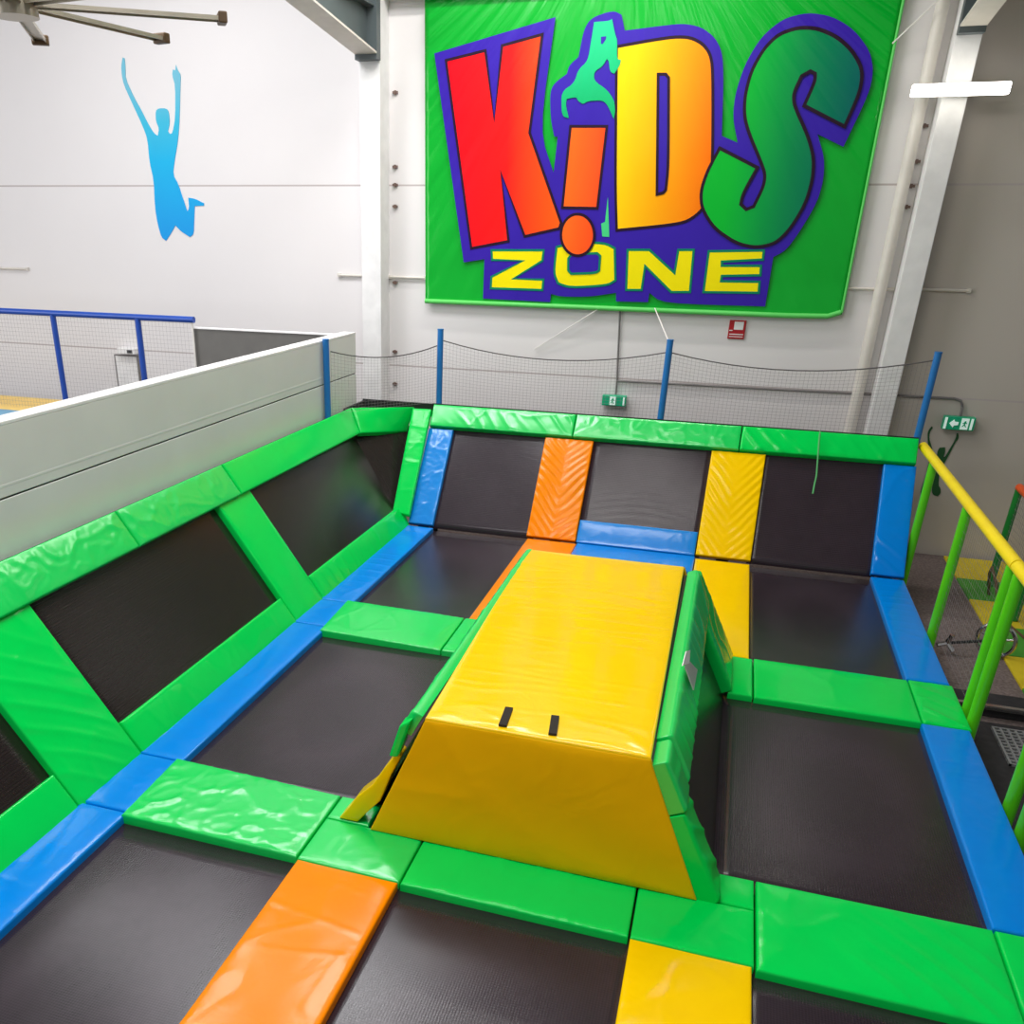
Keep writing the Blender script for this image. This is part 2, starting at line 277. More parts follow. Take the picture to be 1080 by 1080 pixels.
def ridged(p, f): return 1-abs(noise.noise(p*f))*2
def wrinkle(style, amp, s, t, L, W, seed):
    """height of the creased cover at s along, t across (metres), L x W metres"""
    p = V((s+seed*3.7, t+seed*1.9, seed*.37))
    e = min(t, W-t); es = min(s, L-s)
    puff = .006*(1-math.exp(-e/.05))*(1-math.exp(-es/.08))
    if style == 'smooth':
        h = .004*noise.noise(p*1.7) + .0015*noise.noise(V((s*3+seed, t*9, 0)))
    elif style == 'crumple':
        q = p + .12*V((noise.noise(p*3), noise.noise(p*3+V((5, 0, 0))), 0))
        q = p + .07*V((noise.noise(p*5), noise.noise(p*5+V((5, 0, 0))), 0))
        h = .005*max(0, ridged(q, 3.4))**8 + .0045*max(0, ridged(q+V((3, 1, 0)), 6.4))**8 + .0025*max(0, ridged(q+V((1, 7, 0)), 11))**6 + .0015*noise.noise(q*5)
    elif style == 'chevron':      # folds running from the middle line down to both long edges
        u = abs(t-W/2)
        ph = (s*1.0 - u*1.15)*2*math.pi/.115 + 4.2*noise.noise(p*2.0)
        h = .0105*math.sin(ph)*(.2+.8*min(1, u/(W*.3)))*(.55+.6*noise.noise(p*2.7+V((4, 4, 0)))) + .003*noise.noise(p*8)
    elif style == 'diagonal':
        ph = (s + t*.9)*2*math.pi/.19 + 3*noise.noise(p*1.6)
        h = .016*max(0, math.sin(ph))**4*(.45+.9*noise.noise(p*1.7+V((9, 0, 0)))) + .006*max(0, ridged(p, 3.1))**5
    elif style == 'ruffle':       # ripples gathered along the long edges
        ph = s*2*math.pi/.07 + 1.5*noise.noise(p*3)
        h = .0035*math.sin(ph)*math.exp(-e/.02) + .004*max(0, ridged(V((s*3.1+seed, t*.7+seed, seed*.7)), 1.0))**16 + .004*max(0, ridged(p, 3.1))**9
    elif style == 'cross':        # soft creases across the strip
        ph = s*2*math.pi/.16 + 1.5*t + 2.5*noise.noise(p*1.5)
        h = .006*max(0, math.sin(ph))**5*(.5+noise.noise(p*1.9)) + .006*max(0, ridged(p, 2.3))**7
    elif style == 'topsheet':     # tight cross creases where the sheet is pulled over its long edges
        q = V((s*9+.6*noise.noise(p*2), t*1.3, 3.3))
        h = .0048*max(0, 1-abs(noise.noise(q))*2)**8*(.5+.9*noise.noise(p*1.3)) + .0012*noise.noise(p*3)
    elif style == 'cloth':
        h = .010*noise.noise(V((s*1.2+t*1.6, t*1.1-s*.5, 8.1))) + .005*max(0, ridged(V((s*.8+t*1.4, t*1.2, 2.0)), 1.2))**6
    else: h = 0
    return puff + h*amp
_seed = [0]
def pad_mesh(c, th, style='smooth', amp=1.0, res=.018, rad=.012):
    """closed padded slab: c = four corners of the top face in order round; the body goes th below it"""
    _seed[0] += 1; seed = _seed[0]
    c = [V(p) for p in c]
    n = ((c[1]-c[0]).cross(c[3]-c[0])).normalized()
    if n.z < -1e-3: c = [c[0], c[3], c[2], c[1]]; n = -n
    Lu = ((c[1]-c[0]).length+(c[2]-c[3]).length)/2; Lv = ((c[3]-c[0]).length+(c[2]-c[1]).length)/2
    swap = Lu < Lv
    def ticks(L):
        r = min(rad, L*.2); k = max(2, int((L-2*r)/res))
        a = [0, r*.12, r*.35, r*.65]
        return [x/L for x in a] + [(r+(L-2*r)*i/k)/L for i in range(k+1)] + [1-x/L for x in a[::-1]]
    us, vs = ticks(Lu), ticks(Lv); nu, nv = len(us), len(vs)
    P = []; 
    def drop(e):
        if e >= rad: return 0
        return rad - math.sqrt(max(0, rad*rad-(rad-e)**2))
    for v in vs:
        for u in us:
            p = (c[0]*(1-u)+c[1]*u)*(1-v) + (c[3]*(1-u)+c[2]*u)*v
            eu = min(u, 1-u)*Lu; ev = min(v, 1-v)*Lv
            d = max(drop(eu), drop(ev))
            k = min(1, min(eu, ev)/.03)
            s, t = (v*Lv, u*Lu) if swap else (u*Lu, v*Lv); L, W = (Lv, Lu) if swap else (Lu, Lv)
            h = wrinkle(style, amp, s, t, L, W, seed)
            kk = .35+.65*k if style in ('ruffle', 'chevron', 'crumple') else k
            P.append(p + n*(h*kk - d))
    F = []
    for j in range(nv-1):
        for i in range(nu-1): F.append((j*nu+i, j*nu+i+1, (j+1)*nu+i+1, (j+1)*nu+i))
    ring = [i for i in range(nu)] + [j*nu+nu-1 for j in range(1, nv)] + [(nv-1)*nu+i for i in range(nu-2, -1, -1)] + [j*nu for j in range(nv-2, 0, -1)]
    def uv(idx): return us[idx % nu], vs[idx//nu]
    base = len(P); m = len(ring)
    for q, idx in enumerate(ring):
        u, v = uv(idx); p = (c[0]*(1-u)+c[1]*u)*(1-v) + (c[3]*(1-u)+c[2]*u)*v
        P.append(p - n*th)
    for q in range(m): F.append((ring[q], base+q, base+(q+1) % m, ring[(q+1) % m]))
    F.append(tuple(base+q for q in range(m))[::-1])
    return P, F
def pad(name, label, c, th, mat, style='smooth', amp=1.0, parent=None, cat='pad', group=None, res=.018, rad=.012):
    P, F = pad_mesh(c, th, style, amp, res, rad)
    me = bpy.data.meshes.new(name); me.from_pydata([tuple(p) for p in P], [], F); me.update()
    bm = bmesh.new(); bm.from_mesh(me); bmesh.ops.recalc_face_normals(bm, faces=bm.faces); bm.to_mesh(me); bm.free()
    o = link(name, me, mat, parent, True)
    me.set_sharp_from_angle(angle=math.radians(62))
    if parent is None: tag(o, label, cat, group)
    elif label: o['label'] = label
    return o
def rect(x0, y0, x1, y1, z=0.0): return [(x0, y0, z), (x1, y0, z), (x1, y1, z), (x0, y1, z)]

# the frame of the court: two sloping walls
def BWp(x, z, off=0.0):      # point on the back slope at height z, lifted off by `off` along its normal
    k = .77; n = V((0, -1, k)).normalized(); return V((x, 9.2+k*z, z)) + n*off
def LWp(y, z, off=0.0):      # point on the side slope
    k = .72; n = V((1, 0, k)).normalized(); return V((-3.17-k*z, y, z)) + n*off

TH = .062
# ---------------------------------------------------------------- the setting
tag(MB().box(-16, -2, -.48, 9, 11.4, -.38).build('floor', CARPET), kind='structure')
tag(MB().box(-16, 11.4, -.48, 1.70, 11.6, 7).build('wall_back', WALL), kind='structure')
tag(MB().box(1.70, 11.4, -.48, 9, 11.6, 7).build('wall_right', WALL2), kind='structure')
tag(MB().box(-16, -2, 6.6, 9, 11.6, 6.75).build('ceiling', CEIL), kind='structure')
tag(MB().box(-4.45, 11.1, -.38, -4.2, 11.4, 6.6).build('column', WHITE, bevel=.006), kind='structure')
tag(MB().box(1.53, 11.1, -.38, 1.75, 11.4, 6.6).build('column', WHITE, bevel=.006), kind='structure')
bpy.data.objects['column']['label'] = 'white column behind the grey partition'
# door on the back wall beyond the partition
d = empty('door_1', (-8.2, 11.4, -.38)); tag(d, kind='structure')
MB().box(-8.39, 11.36, -.38, -8.37, 11.4, 1.30).box(-8.02, 11.36, -.38, -8.0, 11.4, 1.30).box(-8.39, 11.36, 1.30, -8.0, 11.4, 1.32).build('door_frame', CONDUIT, d)
MB().box(-8.37, 11.36, -.38, -8.02, 11.4, 1.30).build('door_leaf', WHITE, d, bevel=.004)
s = empty('exit_sign', (-8.13, 11.36, 1.38)); tag(s, 'small white exit light over the pale door beyond the partition', 'sign')
MB().box(-8.27, 11.28, 1.345, -7.98, 11.40, 1.42).build('housing', WHITE, s, bevel=.006)
MB().box(-8.10, 11.27, 1.36, -8.02, 11.283, 1.40).build('pictogram', BLACK, s)

# portal rafters with haunches
def rafter(x, label, z0, z1, yc, half=.13):
    t = empty('steel_rafter', (x, yc, z0)); tag(t, label, 'beam')
    y1 = -1.5; zf = z0 + (z1-z0)*(yc-y1)/(yc-9.3)
    hz = 6.5
    def zb(y): return z0 + (z1-z0)*(yc-y)/(yc-9.3)
    ye = 1.5
    MB().hexa([(x-.012, ye, min(6.3, zb(ye))), (x+.012, ye, min(6.3, zb(ye))), (x+.012, yc, z0), (x-.012, yc, z0),
               (x-.012, ye, hz), (x+.012, ye, hz), (x+.012, yc, hz), (x-.012, yc, hz)]).build('web', STEEL, t)
    zb2 = min(6.3, zb(ye))
    MB().hexa([(x-half, ye, zb2-.02), (x+half, ye, zb2-.02), (x+half, yc, z0-.02), (x-half, yc, z0-.02),
               (x-half, ye, zb2), (x+half, ye, zb2), (x+half, yc, z0), (x-half, yc, z0)]).build('bottom_flange', CREAM, t)
    MB().box(x-half, ye, hz, x+half, yc, hz+.02).build('top_flange', STEEL, t)
    MB().box(x-half, yc, z0-.07, x+half, 11.1, hz+.02).build('end_plate', STEEL, t)
    for zz in (5.15, 5.75): MB().box(x+.012, yc-.9, zz, x+half*.8, yc, zz+.02).build('stiffener', STEEL, t)
    return t
rafter(-4.32, 'dark grey steel rafter meeting the white column beside the banner', 4.74, 4.92, 10.98)
rafter(1.64, 'steel rafter with a pale underside above the lit tube lamp', 4.74, 4.92, 10.98, .11)

# wall plates and fixings
def bracket(x, z, label, w=.05):
    t = MB().box(x-w, 11.37, z-.012, x+w, 11.4, z+.012).box(x-.01, 11.365, z-.02, x+.01, 11.4, z+.02)
    tag(t.build('wall_fixing', BROWN), label, 'wall fixing')
for z, wd in ((4.40, 'topmost'), (3.65, 'second from the top'), (3.46, 'third from the top, on the wall joint'), (3.23, 'fourth from the top'), (2.38, 'fifth from the top, under the white rod'), (1.56, 'second from the bottom'), (1.16, 'lowest')):
    bracket(-4.12, z, 'brown wall fixing beside the column, %s' % wd, .03)
for z, wd in ((3.97, 'topmost'), (3.66, 'second'), (3.44, 'third'), (3.25, 'lowest')):
    bracket(1.47, z, 'small brown fixing between the round pipe and column, %s' % wd, .035)
def rod(x0, x1, z, label):
    t = MB().tube([(x0, 11.37, z), (x1, 11.37, z)], .016, 8)
    t.box(x0-.02, 11.36, z-.02, x0+.02, 11.4, z+.02).box(x1-.02, 11.36, z-.02, x1+.02, 11.4, z+.02)
    tag(t.build('wall_rod', CREAM), label, 'rod')
rod(-4.87, -4.46, 2.45, 'short white rod on the wall before the tall white column'); rod(-4.18, -3.72, 2.445, 'short white rod on the wall between column and banner')
rod(1.05, 1.52, 2.465, 'short white rod crossing behind the round white pipe'); rod(1.77, 2.23, 2.475, 'short white rod on the brownish wall beyond the column')
rod(-10.6, -9.68, 2.41, 'white wall rod beyond the blue railing')
t = MB().tube([(1.385, 11.3, -.38), (1.385, 11.3, 6.6)], .06, 20)
tag(t.build('drain_pipe', CREAM, smooth=True), 'round white vertical pipe between the banner and column', 'pipe')
t = MB().box(-4.2, 11.2, 5.27, 1.53, 11.4, 5.45)
tag(t.build('wall_beam', WHITE, bevel=.01), 'white horizontal beam along the wall over the banner', 'beam')

# ---------------------------------------------------------------- banner
def poly_solid(pts, y, th, name, mat, parent):
    me = bpy.data.meshes.new(name); bm = bmesh.new()
    vs = [bm.verts.new((x, y, z)) for x, z in pts]
    f = bm.faces.new(vs)
    r = bmesh.ops.extrude_face_region(bm, geom=[f])
    for e in r['geom']:
        if isinstance(e, bmesh.types.BMVert): e.co.y += th
    bmesh.ops.triangulate(bm, faces=[q for q in bm.faces if len(q.verts) > 4])
    bmesh.ops.recalc_face_normals(bm, faces=bm.faces); bm.to_mesh(me); bm.free()
    return link(name, me, mat, parent)
def ribbon(pts, y, w, th):
    """flat mitred outline round a closed path"""
    n = len(pts); vs = []; fs = []
    P = [V((a, b)) for a, b in pts]
    for i in range(n):
        a = (P[i]-P[i-1]).normalized(); b = (P[(i+1) % n]-P[i]).normalized()
        na = V((-a.y, a.x)); nb = V((-b.y, b.x)); m = na+nb
        m = m.normalized() if m.length > 1e-4 else na
        k = w/max(.5, m.dot(na))
        o = P[i]+m*k; q = P[i]-m*k
        vs += [(o.x, y, o.y), (q.x, y, q.y), (o.x, y+th, o.y), (q.x, y+th, q.y)]
    for i in range(n):
        j = (i+1) % n
        fs += [(4*i, 4*j, 4*j+1, 4*i+1), (4*i+2, 4*i+3, 4*j+3, 4*j+2), (4*i, 4*i+2, 4*j+2, 4*j), (4*i+1, 4*j+1, 4*j+3, 4*i+3)]
    return vs, fs
def smooth_poly(pts, sharp=.75, it=1):
    """round the gentle corners, keep the sharp ones"""
    for _ in range(it):
        out = []; n = len(pts)
        for i in range(n):
            a = V(pts[i-1]); b = V(pts[i]); c = V(pts[(i+1) % n])
            d1 = (b-a).normalized(); d2 = (c-b).normalized()
            if d1.dot(d2) < sharp: out.append(tuple(b))
            else: out += [tuple(b*.78+a*.22), tuple(b*.78+c*.22)] if (b-a).length+(c-b).length > .06 else [tuple(b)]
        pts = out
    return pts
ban = empty('banner', (-1.4, 11.34, 2.16)); tag(ban, 'huge green vinyl banner reading KiDS ZONE hung on the back wall', 'banner')
# the sheet itself: thick, lightly billowed along its lower hem
bp = ART['BANNER']
def banner_sheet():
    nx, nz = 90, 60; vs = []; fs = []
    def edge(u):   # lower hem height along u
        L = [(0, 2.165), (.24, 2.165), (.53, 2.16), (.9, 2.155), (.965, 2.16), (1, 2.20)]
        for (a, za), (b, zb) in zip(L, L[1:]):
            if u <= b: return za+(zb-za)*(u-a)/(b-a)
        return L[-1][1]
    for j in range(nz+1):
        v = j/nz
        for i in range(nx+1):
            u = i/nx; z0 = edge(u); z = z0+(5.26-z0)*v
            x = (-3.70-.06*v) + (1.06+3.70+(-.02+.06)*v)*u
            y = 11.335 - .02*max(0, 1-v*10)*(.5+.5*math.sin(u*9))
            vs.append((x, y, z))
    for j in range(nz):
        for i in range(nx):
            a = j*(nx+1)+i; fs.append((a, a+1, a+nx+2, a+nx+1))
    return vs, fs
vs, fs = banner_sheet(); o = MB().add(vs, fs).build('sheet', BAN, ban, smooth=True)
md = o.modifiers.new('thick', 'SOLIDIFY'); md.thickness = .02; md.offset = -1 if o.data.polygons[0].normal.y < 0 else 1
HEM = mat_print('pale_green_hem', (.12, .62, .13), .3)
MB().tube([(-3.70, 11.325, 2.185), (-2.5, 11.315, 2.182), (-1.3, 11.318, 2.178), (.5, 11.32, 2.172), (.92, 11.325, 2.18), (1.045, 11.325, 2.225)], .028, 10).build('hem', HEM, ban, smooth=True)
MB().tube([(1.055, 11.325, 2.22), (1.04, 11.325, 5.26)], .014, 8).build('side_hem', HEM, ban, smooth=True)
Y0 = 11.305
poly_solid(smooth_poly(ART['BACK'], .72, 2), Y0, .004, 'letter_backing', INDIGO, ban)
def letter(key, name, mat, y, w=.014, ink=INK, sm=True):
    pts = ART[key]
    if sm: pts = smooth_poly(pts, .8, 2)
    o = poly_solid(pts, y, .003, name, mat, ban)
    a, b = ribbon(pts, y-.0015, w, .002)
    MB().add(a, b).build('outline', ink, o)
    return o
letter('K', 'letter_k', P_K, Y0-.004, sm=False)
letter('I', 'letter_i', P_I, Y0-.004, sm=False)
letter('D', 'letter_d', P_D, Y0-.004)
dh = letter('DH', 'letter_d_counter', INDIGO, Y0-.009)
letter('Z', 'letter_z', P_Z, Y0-.004, .012, P_GREDGE, False)
letter('O', 'letter_o', P_Z, Y0-.004, .012, P_GREDGE)
letter('OH', 'letter_o_counter', INDIGO, Y0-.009, .012, P_GREDGE)
letter('N', 'letter_n', P_Z, Y0-.004, .012, P_GREDGE, False)
letter('E', 'letter_e', P_Z, Y0-.004, .012, P_GREDGE, False)
letter('S', 'letter_s', P_S, Y0-.010, .016)
letter('DOT', 'letter_dot', P_I, Y0-.014)
poly_solid(smooth_poly(ART['KID'], .3, 2), Y0-.009, .004, 'printed_figure', P_KID, ban)
poly_solid(ART['KIDH'], Y0-.011, .002, 'printed_gap', INDIGO, ban)
poly_solid(ART['SLIVER'], Y0-.004, .003, 'printed_sliver', P_G, ban)
# wall figures
def decal(key, name, mat, label):
    me = poly_solid(smooth_poly(ART[key], .5, 1), 11.392, .008, name, mat, None); tag(me, label, 'wall decal'); return me
decal('BLUEFIG', 'wall_decal', DEC_B, 'bright blue leaping figure decal high on the white wall')
decal('GREENFIG', 'wall_decal', DEC_G, 'dark green leaping figure decal behind the yellow handrail')

# ---------------------------------------------------------------- signs, conduit, lamp
def exit_box(x0, x1, z0, z1, label, mode):
    t = empty('exit_sign', ((x0+x1)/2, 11.33, z0)); tag(t, label, 'sign')
    MB().box(x0, 11.27, z0, x1, 11.37, z1).build('housing', EXITG, t, bevel=.006)
    y = 11.262; w = x1-x0; h = z1-z0; p = MB()
    if mode == 'arrow':
        MB().box(x0+.005, y, z0+.01, x0+.03, 11.272, z1-.008).build('edge_stripe', EXITW, t); MB().box(x1-.045, y, z0+.012, x1-.022, 11.272, z1-.01).build('edge_stripe', EXITW, t)
        c = (x0+w*.33, (z0+z1)/2); 
        poly = [(c[0]-.045, c[1]), (c[0]-.005, c[1]+.042), (c[0]+.005, c[1]+.02), (c[0]+.042, c[1]+.018), (c[0]+.042, c[1]-.014), (c[0]+.005, c[1]-.02), (c[0]-.005, c[1]-.042)]
        poly_solid(poly, y, .01, 'arrow', EXITW, t)
        dx = x0+w*.55
    else:
        MB().box(x1-.035, y, z0+.015, x1-.015, 11.272, z1-.01).build('edge_stripe', EXITW, t)
        dx = x0+w*.33
    MB().box(dx, y, z0+.012, dx+w*.24, 11.272, z1-.01).build('door_symbol', EXITW, t)
    cx = dx+w*.12; cz = (z0+z1)/2
    run = [(cx-.006, cz+.03), (cx+.010, cz+.034), (cx+.012, cz+.02), (cx+.022, cz+.006), (cx+.016, cz+.002), (cx+.006, cz+.01), (cx+.006, cz-.008), (cx+.02, cz-.03), (cx+.012, cz-.034), (cx-.002, cz-.014), (cx-.018, cz-.03), (cx-.024, cz-.024), (cx-.008, cz-.004), (cx-.008, cz+.01), (cx-.02, cz), (cx-.024, cz+.006), (cx-.008, cz+.022)]
    poly_solid(run, y-.003, .006, 'running_figure', EXITG, t)
exit_box(-1.415, -1.13, 1.085, 1.205, 'green exit sign hanging on the wall under the banner', 'door')
exit_box(2.295, 2.60, 1.075, 1.215, 'green exit sign with arrow above the dark figure decal', 'arrow')
tag(MB().tube([(-1.33, 11.375, 2.3), (-1.272, 11.375, 1.36), (-1.268, 11.36, 1.2)], .011, 8).build('conduit', CONDUIT, smooth=True), 'thin vertical dark conduit dropping from the banner to an exit sign', 'conduit')
tag(MB().tube([(-1.272, 11.375, 1.365), (.6, 11.375, 1.375), (2.36, 11.375, 1.39), (2.43, 11.375, 1.37), (2.455, 11.375, 1.31), (2.455, 11.34, 1.20)], .013, 8).build('conduit', CONDUIT, smooth=True), 'long horizontal dark conduit running along the wall to the arrow sign', 'conduit')
t = empty('fire_sign', (0, 11.38, 1.91)); tag(t, 'small red and white fire sign under the banner edge', 'sign')
MB().box(-.085, 11.375, 1.90, .095, 11.4, 2.10).build('plate', REDS, t, bevel=.003)
MB().box(-.03, 11.37, 2.0, .07, 11.377, 2.085).box(-.075, 11.37, 1.985, -.04, 11.377, 1.995).build('pictogram', WHITE, t)
MB().box(-.07, 11.37, 1.945, .08, 11.377, 1.955).box(-.07, 11.37, 1.92, .08, 11.377, 1.928).build('text_bar', WHITE, t)
t = empty('tube_lamp', (1.64, 10.92, 4.2)); tag(t, 'lit white fluorescent tube lamp crossing in front of the column', 'lamp')
MB().box(1.235, 10.90, 4.172, 2.055, 10.98, 4.27).build('diffuser', LAMP, t, bevel=.012)
MB().box(1.235, 10.98, 4.18, 2.055, 11.02, 4.262).box(1.6, 11.02, 4.19, 1.68, 11.1, 4.25).build('mounting', WHITE, t)
# ceiling fan
fan = empty('ceiling_fan', (-5.59, 6.9, 4.52)); tag(fan, 'large industrial ceiling fan with thin pale blades and brown tips', 'fan')
MB().tube([(-5.59, 6.9, 4.42), (-5.59, 6.9, 4.66)], .17, 24).build('hub', FANAL, fan, smooth=True)
MB().tube([(-5.59, 6.9, 4.66), (-5.59, 6.9, 6.6)], .04, 12).build('down_rod', FANAL, fan, smooth=True)
MB().box(-5.72, 6.77, 4.66, -5.46, 7.03, 4.86).build('motor', STEEL, fan, bevel=.03)
for k in range(8):
    a = math.radians(-8+44.7*k) if k < 8 else 0
    a = math.radians(35.5+43.5*(k-1)) if k in (1, 2, 3) else math.radians(-8+45*k)
    d = V((math.cos(a), math.sin(a), 0)); q = V((-d.y, d.x, 0)); c = V((-5.59, 6.9, 4.5))
    def pt(r, w, h): return tuple(c+d*r+q*w+V((0, 0, h)))
    m = MB(); m.hexa([pt(.15, -.055, -.01), pt(1.55, -.055, -.01), pt(1.55, -.045, -.01), pt(.15, -.045, -.01), pt(.15, -.055, .02), pt(1.55, -.055, .02), pt(1.55, -.045, .02), pt(.15, -.045, .02)])
    m.hexa([pt(.15, -.045, 0), pt(1.55, -.045, 0), pt(1.55, .045, .012), pt(.15, .045, .012), pt(.15, -.045, .006), pt(1.55, -.045, .006), pt(1.55, .045, .018), pt(.15, .045, .018)])
    m.hexa([pt(.15, .045, -.01), pt(1.55, .045, -.01), pt(1.55, .055, -.01), pt(.15, .055, -.01), pt(.15, .045, .02), pt(1.55, .045, .02), pt(1.55, .055, .02), pt(.15, .055, .02)])
    b = m.build('blade', FANAL, fan)
    m = MB(); m.hexa([pt(1.53, -.075, -.03), pt(1.60, -.075, -.03), pt(1.60, .075, -.03), pt(1.53, .075, -.03), pt(1.53, -.075, .05), pt(1.60, -.075, .05), pt(1.60, .075, .05), pt(1.53, .075, .05)])
    m.build('blade_tip', FANBR, b, bevel=.01)

# ---------------------------------------------------------------- partition and the area beyond
t = empty('partition', (-4.16, 5, -.38)); tag(t, 'tall pale grey partition wall with a seam running along it', 'partition')
MB().box(-4.22, -1.5, -.38, -4.08, 9.96, 1.475).build('lower_panel', PART, t, bevel=.004)
MB().box(-4.22, -1.5, 1.487, -4.08, 9.96, 1.905).build('upper_panel', PART, t, bevel=.004)
MB().box(-4.085, -1.5, 1.545, -4.079, 9.96, 1.565).build('raised_strip', PART, t, bevel=.003)
MB().box(-4.22, -1.5, 1.47, -4.09, 9.955, 1.492).build('seam', BLACK, t)
MB().box(-4.23, -1.5, 1.905, -4.079, 9.965, 1.928).build('cap', WHITE, t, bevel=.004)
t = empty('dark_wall_panel', (-5, 9.8, -.38)); tag(t, 'dark charcoal wall panel with a white top edge beyond the partition', 'panel')
MB().box(-6.07, 9.78, -.38, -4.23, 9.86, 1.90).build('board', DARKBOARD, t)
MB().box(-6.09, 9.77, 1.90, -4.23, 9.87, 1.912).build('cap', WHITE, t)
t = empty('blue_railing', (-8, 9.75, .8)); tag(t, 'royal blue railing beyond the pale partition', 'railing')
MB().tube([(-10.5, 9.75, 2.0), (-6.03, 9.75, 2.0)], .036, 14).build('top_rail', RAILBLUE, t, smooth=True)
for x in (-9.6, -8.02, -6.80): MB().tube([(x, 9.75, .8), (x, 9.75, 1.99)], .036, 12).build('post', RAILBLUE, t, smooth=True)
MB().tube([(-6.06, 9.75, .8), (-6.06, 9.75, 1.98)], .012, 8).build('net_post', CORDW, t)
m = MB()
for k in range(24): m.tube([(-10.4, 9.75, .85+k*.048), (-6.06, 9.75, .85+k*.048)], .0012, 3, False)
for k in range(90): m.tube([(-10.4+k*.048, 9.75, .82), (-10.4+k*.048, 9.75, 1.97)], .0012, 3, False)
m.build('net', NETM, t)
tag(MB().box(-12, 5.0, -.38, -6.1, 9.62, .72).box(-12, 9.62, -.38, -6.1, 10.6, .72).build('raised_deck', DARKBOARD), 'raised deck behind the blue railing', 'deck')
pad('foam_pad', 'sandy yellow pad on the deck behind the blue railing', rect(-11.5, 9.66, -8.15, 10.5, .80), .08, SAND, res=.1)
pad('foam_pad', 'pale blue pad in front of the sandy yellow pad', rect(-11.5, 8.6, -8.2, 9.64, .80), .08, FOAMB, res=.1)

# ---------------------------------------------------------------- court frame and jump beds
m = MB()
zf, zt = -.38, -.075
for x0, x1 in ((-3.16, -2.88), (-1.74, -1.25), (-.02, .46), (1.62, 1.88)): m.box(x0, -.5, zf, x1, 9.2, zt)
for y0, y1 in ((3.45, 3.98), (6.2, 6.78), (9.14, 9.22)):
    m.box(-3.15, y0, zf, 1.87, y1, zt+.004)
# sloped wall struts and rails behind the pads
for x in (-3.02, -1.52, .21, 1.74):
    m.hexa([BWp(x-.06, 0, -.16), BWp(x+.06, 0, -.16), BWp(x+.06, 0, -.09), BWp(x-.06, 0, -.09), BWp(x-.06, 1.1, -.16), BWp(x+.06, 1.1, -.16), BWp(x+.06, 1.1, -.09), BWp(x-.06, 1.1, -.09)])
for y in (.8, 3.72, 6.55, 9.1):
    m.hexa([LWp(y-.06, 0, -.16), LWp(y+.06, 0, -.16), LWp(y+.06, 0, -.09), LWp(y-.06, 0, -.09), LWp(y-.06, 1.1, -.16), LWp(y+.06, 1.1, -.16), LWp(y+.06, 1.1, -.09), LWp(y-.06, 1.1, -.09)])
m.box(-3.2, 10.125, .95, 1.88, 10.145, 1.172)      # black top beam behind the cap pads
m.box(-4.074, -.5, 1.02, -4.045, 9.55, 1.125)
m.box(-4.074, 9.55, 1.02, -4.045, 10.13, 1.15).box(-4.074, 10.13, 1.02, -3.2, 10.16, 1.165)
for x in (-3.15, -.63, 1.86): m.box(x-.04, 10.12, -.38, x+.04, 10.158, 1.0)
for y in (1, 4, 7, 9.3): m.box(-4.074, y-.04, -.38, -4.05, y+.04, 1.03)
tag(m.build('steel_support', BLACK), 'black steel frame carrying the trampoline beds and pads', 'frame')

def bed(label, c, th=.012, mat=MESHM, name='trampoline_bed', group=None):
    c = [V(p) for p in c]
    n = ((c[1]-c[0]).cross(c[3]-c[0])).normalized()
    if n.z < 0: n = -n
    N = 14; vs = []; fs = []
    for j in range(N+1):
        for i in range(N+1):
            u, v = i/N, j/N
            p = (c[0]*(1-u)+c[1]*u)*(1-v) + (c[3]*(1-u)+c[2]*u)*v
            sag = -.018*math.sin(math.pi*u)*math.sin(math.pi*v)
            vs.append(tuple(p+n*sag))
    for j in range(N):
        for i in range(N): a = j*(N+1)+i; fs.append((a, a+1, a+N+2, a+N+1))
    o = MB().add(vs, fs).build(name, mat, smooth=True)
    md = o.modifiers.new('thick', 'SOLIDIFY'); md.thickness = th
    tag(o, label, 'trampoline'); return o
ZB = -.06
bed('black trampoline bed between the long blue strip and near orange pad', rect(-2.9, .8, -1.72, 3.46, ZB))
bed('black trampoline bed between the near orange pad and near yellow pad', rect(-1.26, .8, 0.0, 3.46, ZB))
bed('black trampoline bed beyond the near yellow pad, cut by the picture corner', rect(.45, .8, 1.65, 3.46, ZB))
bed('black trampoline bed between the blue strip and yellow box', rect(-2.9, 3.97, -1.58, 6.2, ZB))
bed('black trampoline bed between the tall yellow box and handrail side', rect(.30, 3.97, 1.65, 6.2, ZB))
bed('black trampoline bed beside the blue strip in the far row', rect(-2.9, 6.78, -1.72, 9.2, ZB))
bed('black trampoline bed behind the yellow box in the far row', rect(-1.26, 6.78, 0, 9.2, ZB))
bed('black trampoline bed in the far corner beside the handrail', rect(.44, 6.78, 1.65, 9.2, ZB))
def bwbed(x0, x1, label, z0=0.0): bed(label, [BWp(x0, z0, -.05), BWp(x1, z0, -.05), BWp(x1, 1.0, -.05), BWp(x0, 1.0, -.05)])
bwbed(-2.92, -1.75, 'sloping black trampoline wall between the blue and orange wall pads')
bwbed(-1.30, -.02, 'sloping black trampoline wall between the orange and yellow wall pads')
bwbed(.44, 1.63, 'sloping black trampoline wall between the yellow and blue wall pads')
def lwbed(y0, y1, label): bed(label, [LWp(y0, .12, -.05), LWp(y1, .12, -.05), LWp(y1, 1.0, -.05), LWp(y0, 1.0, -.05)], mat=MESHS)
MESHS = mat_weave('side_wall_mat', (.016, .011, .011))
lwbed(.8, 3.5, 'sloping black side wall bed nearest the camera, cut by the picture edge')
lwbed(3.95, 6.35, 'sloping black side wall bed between the two slanting green pads')
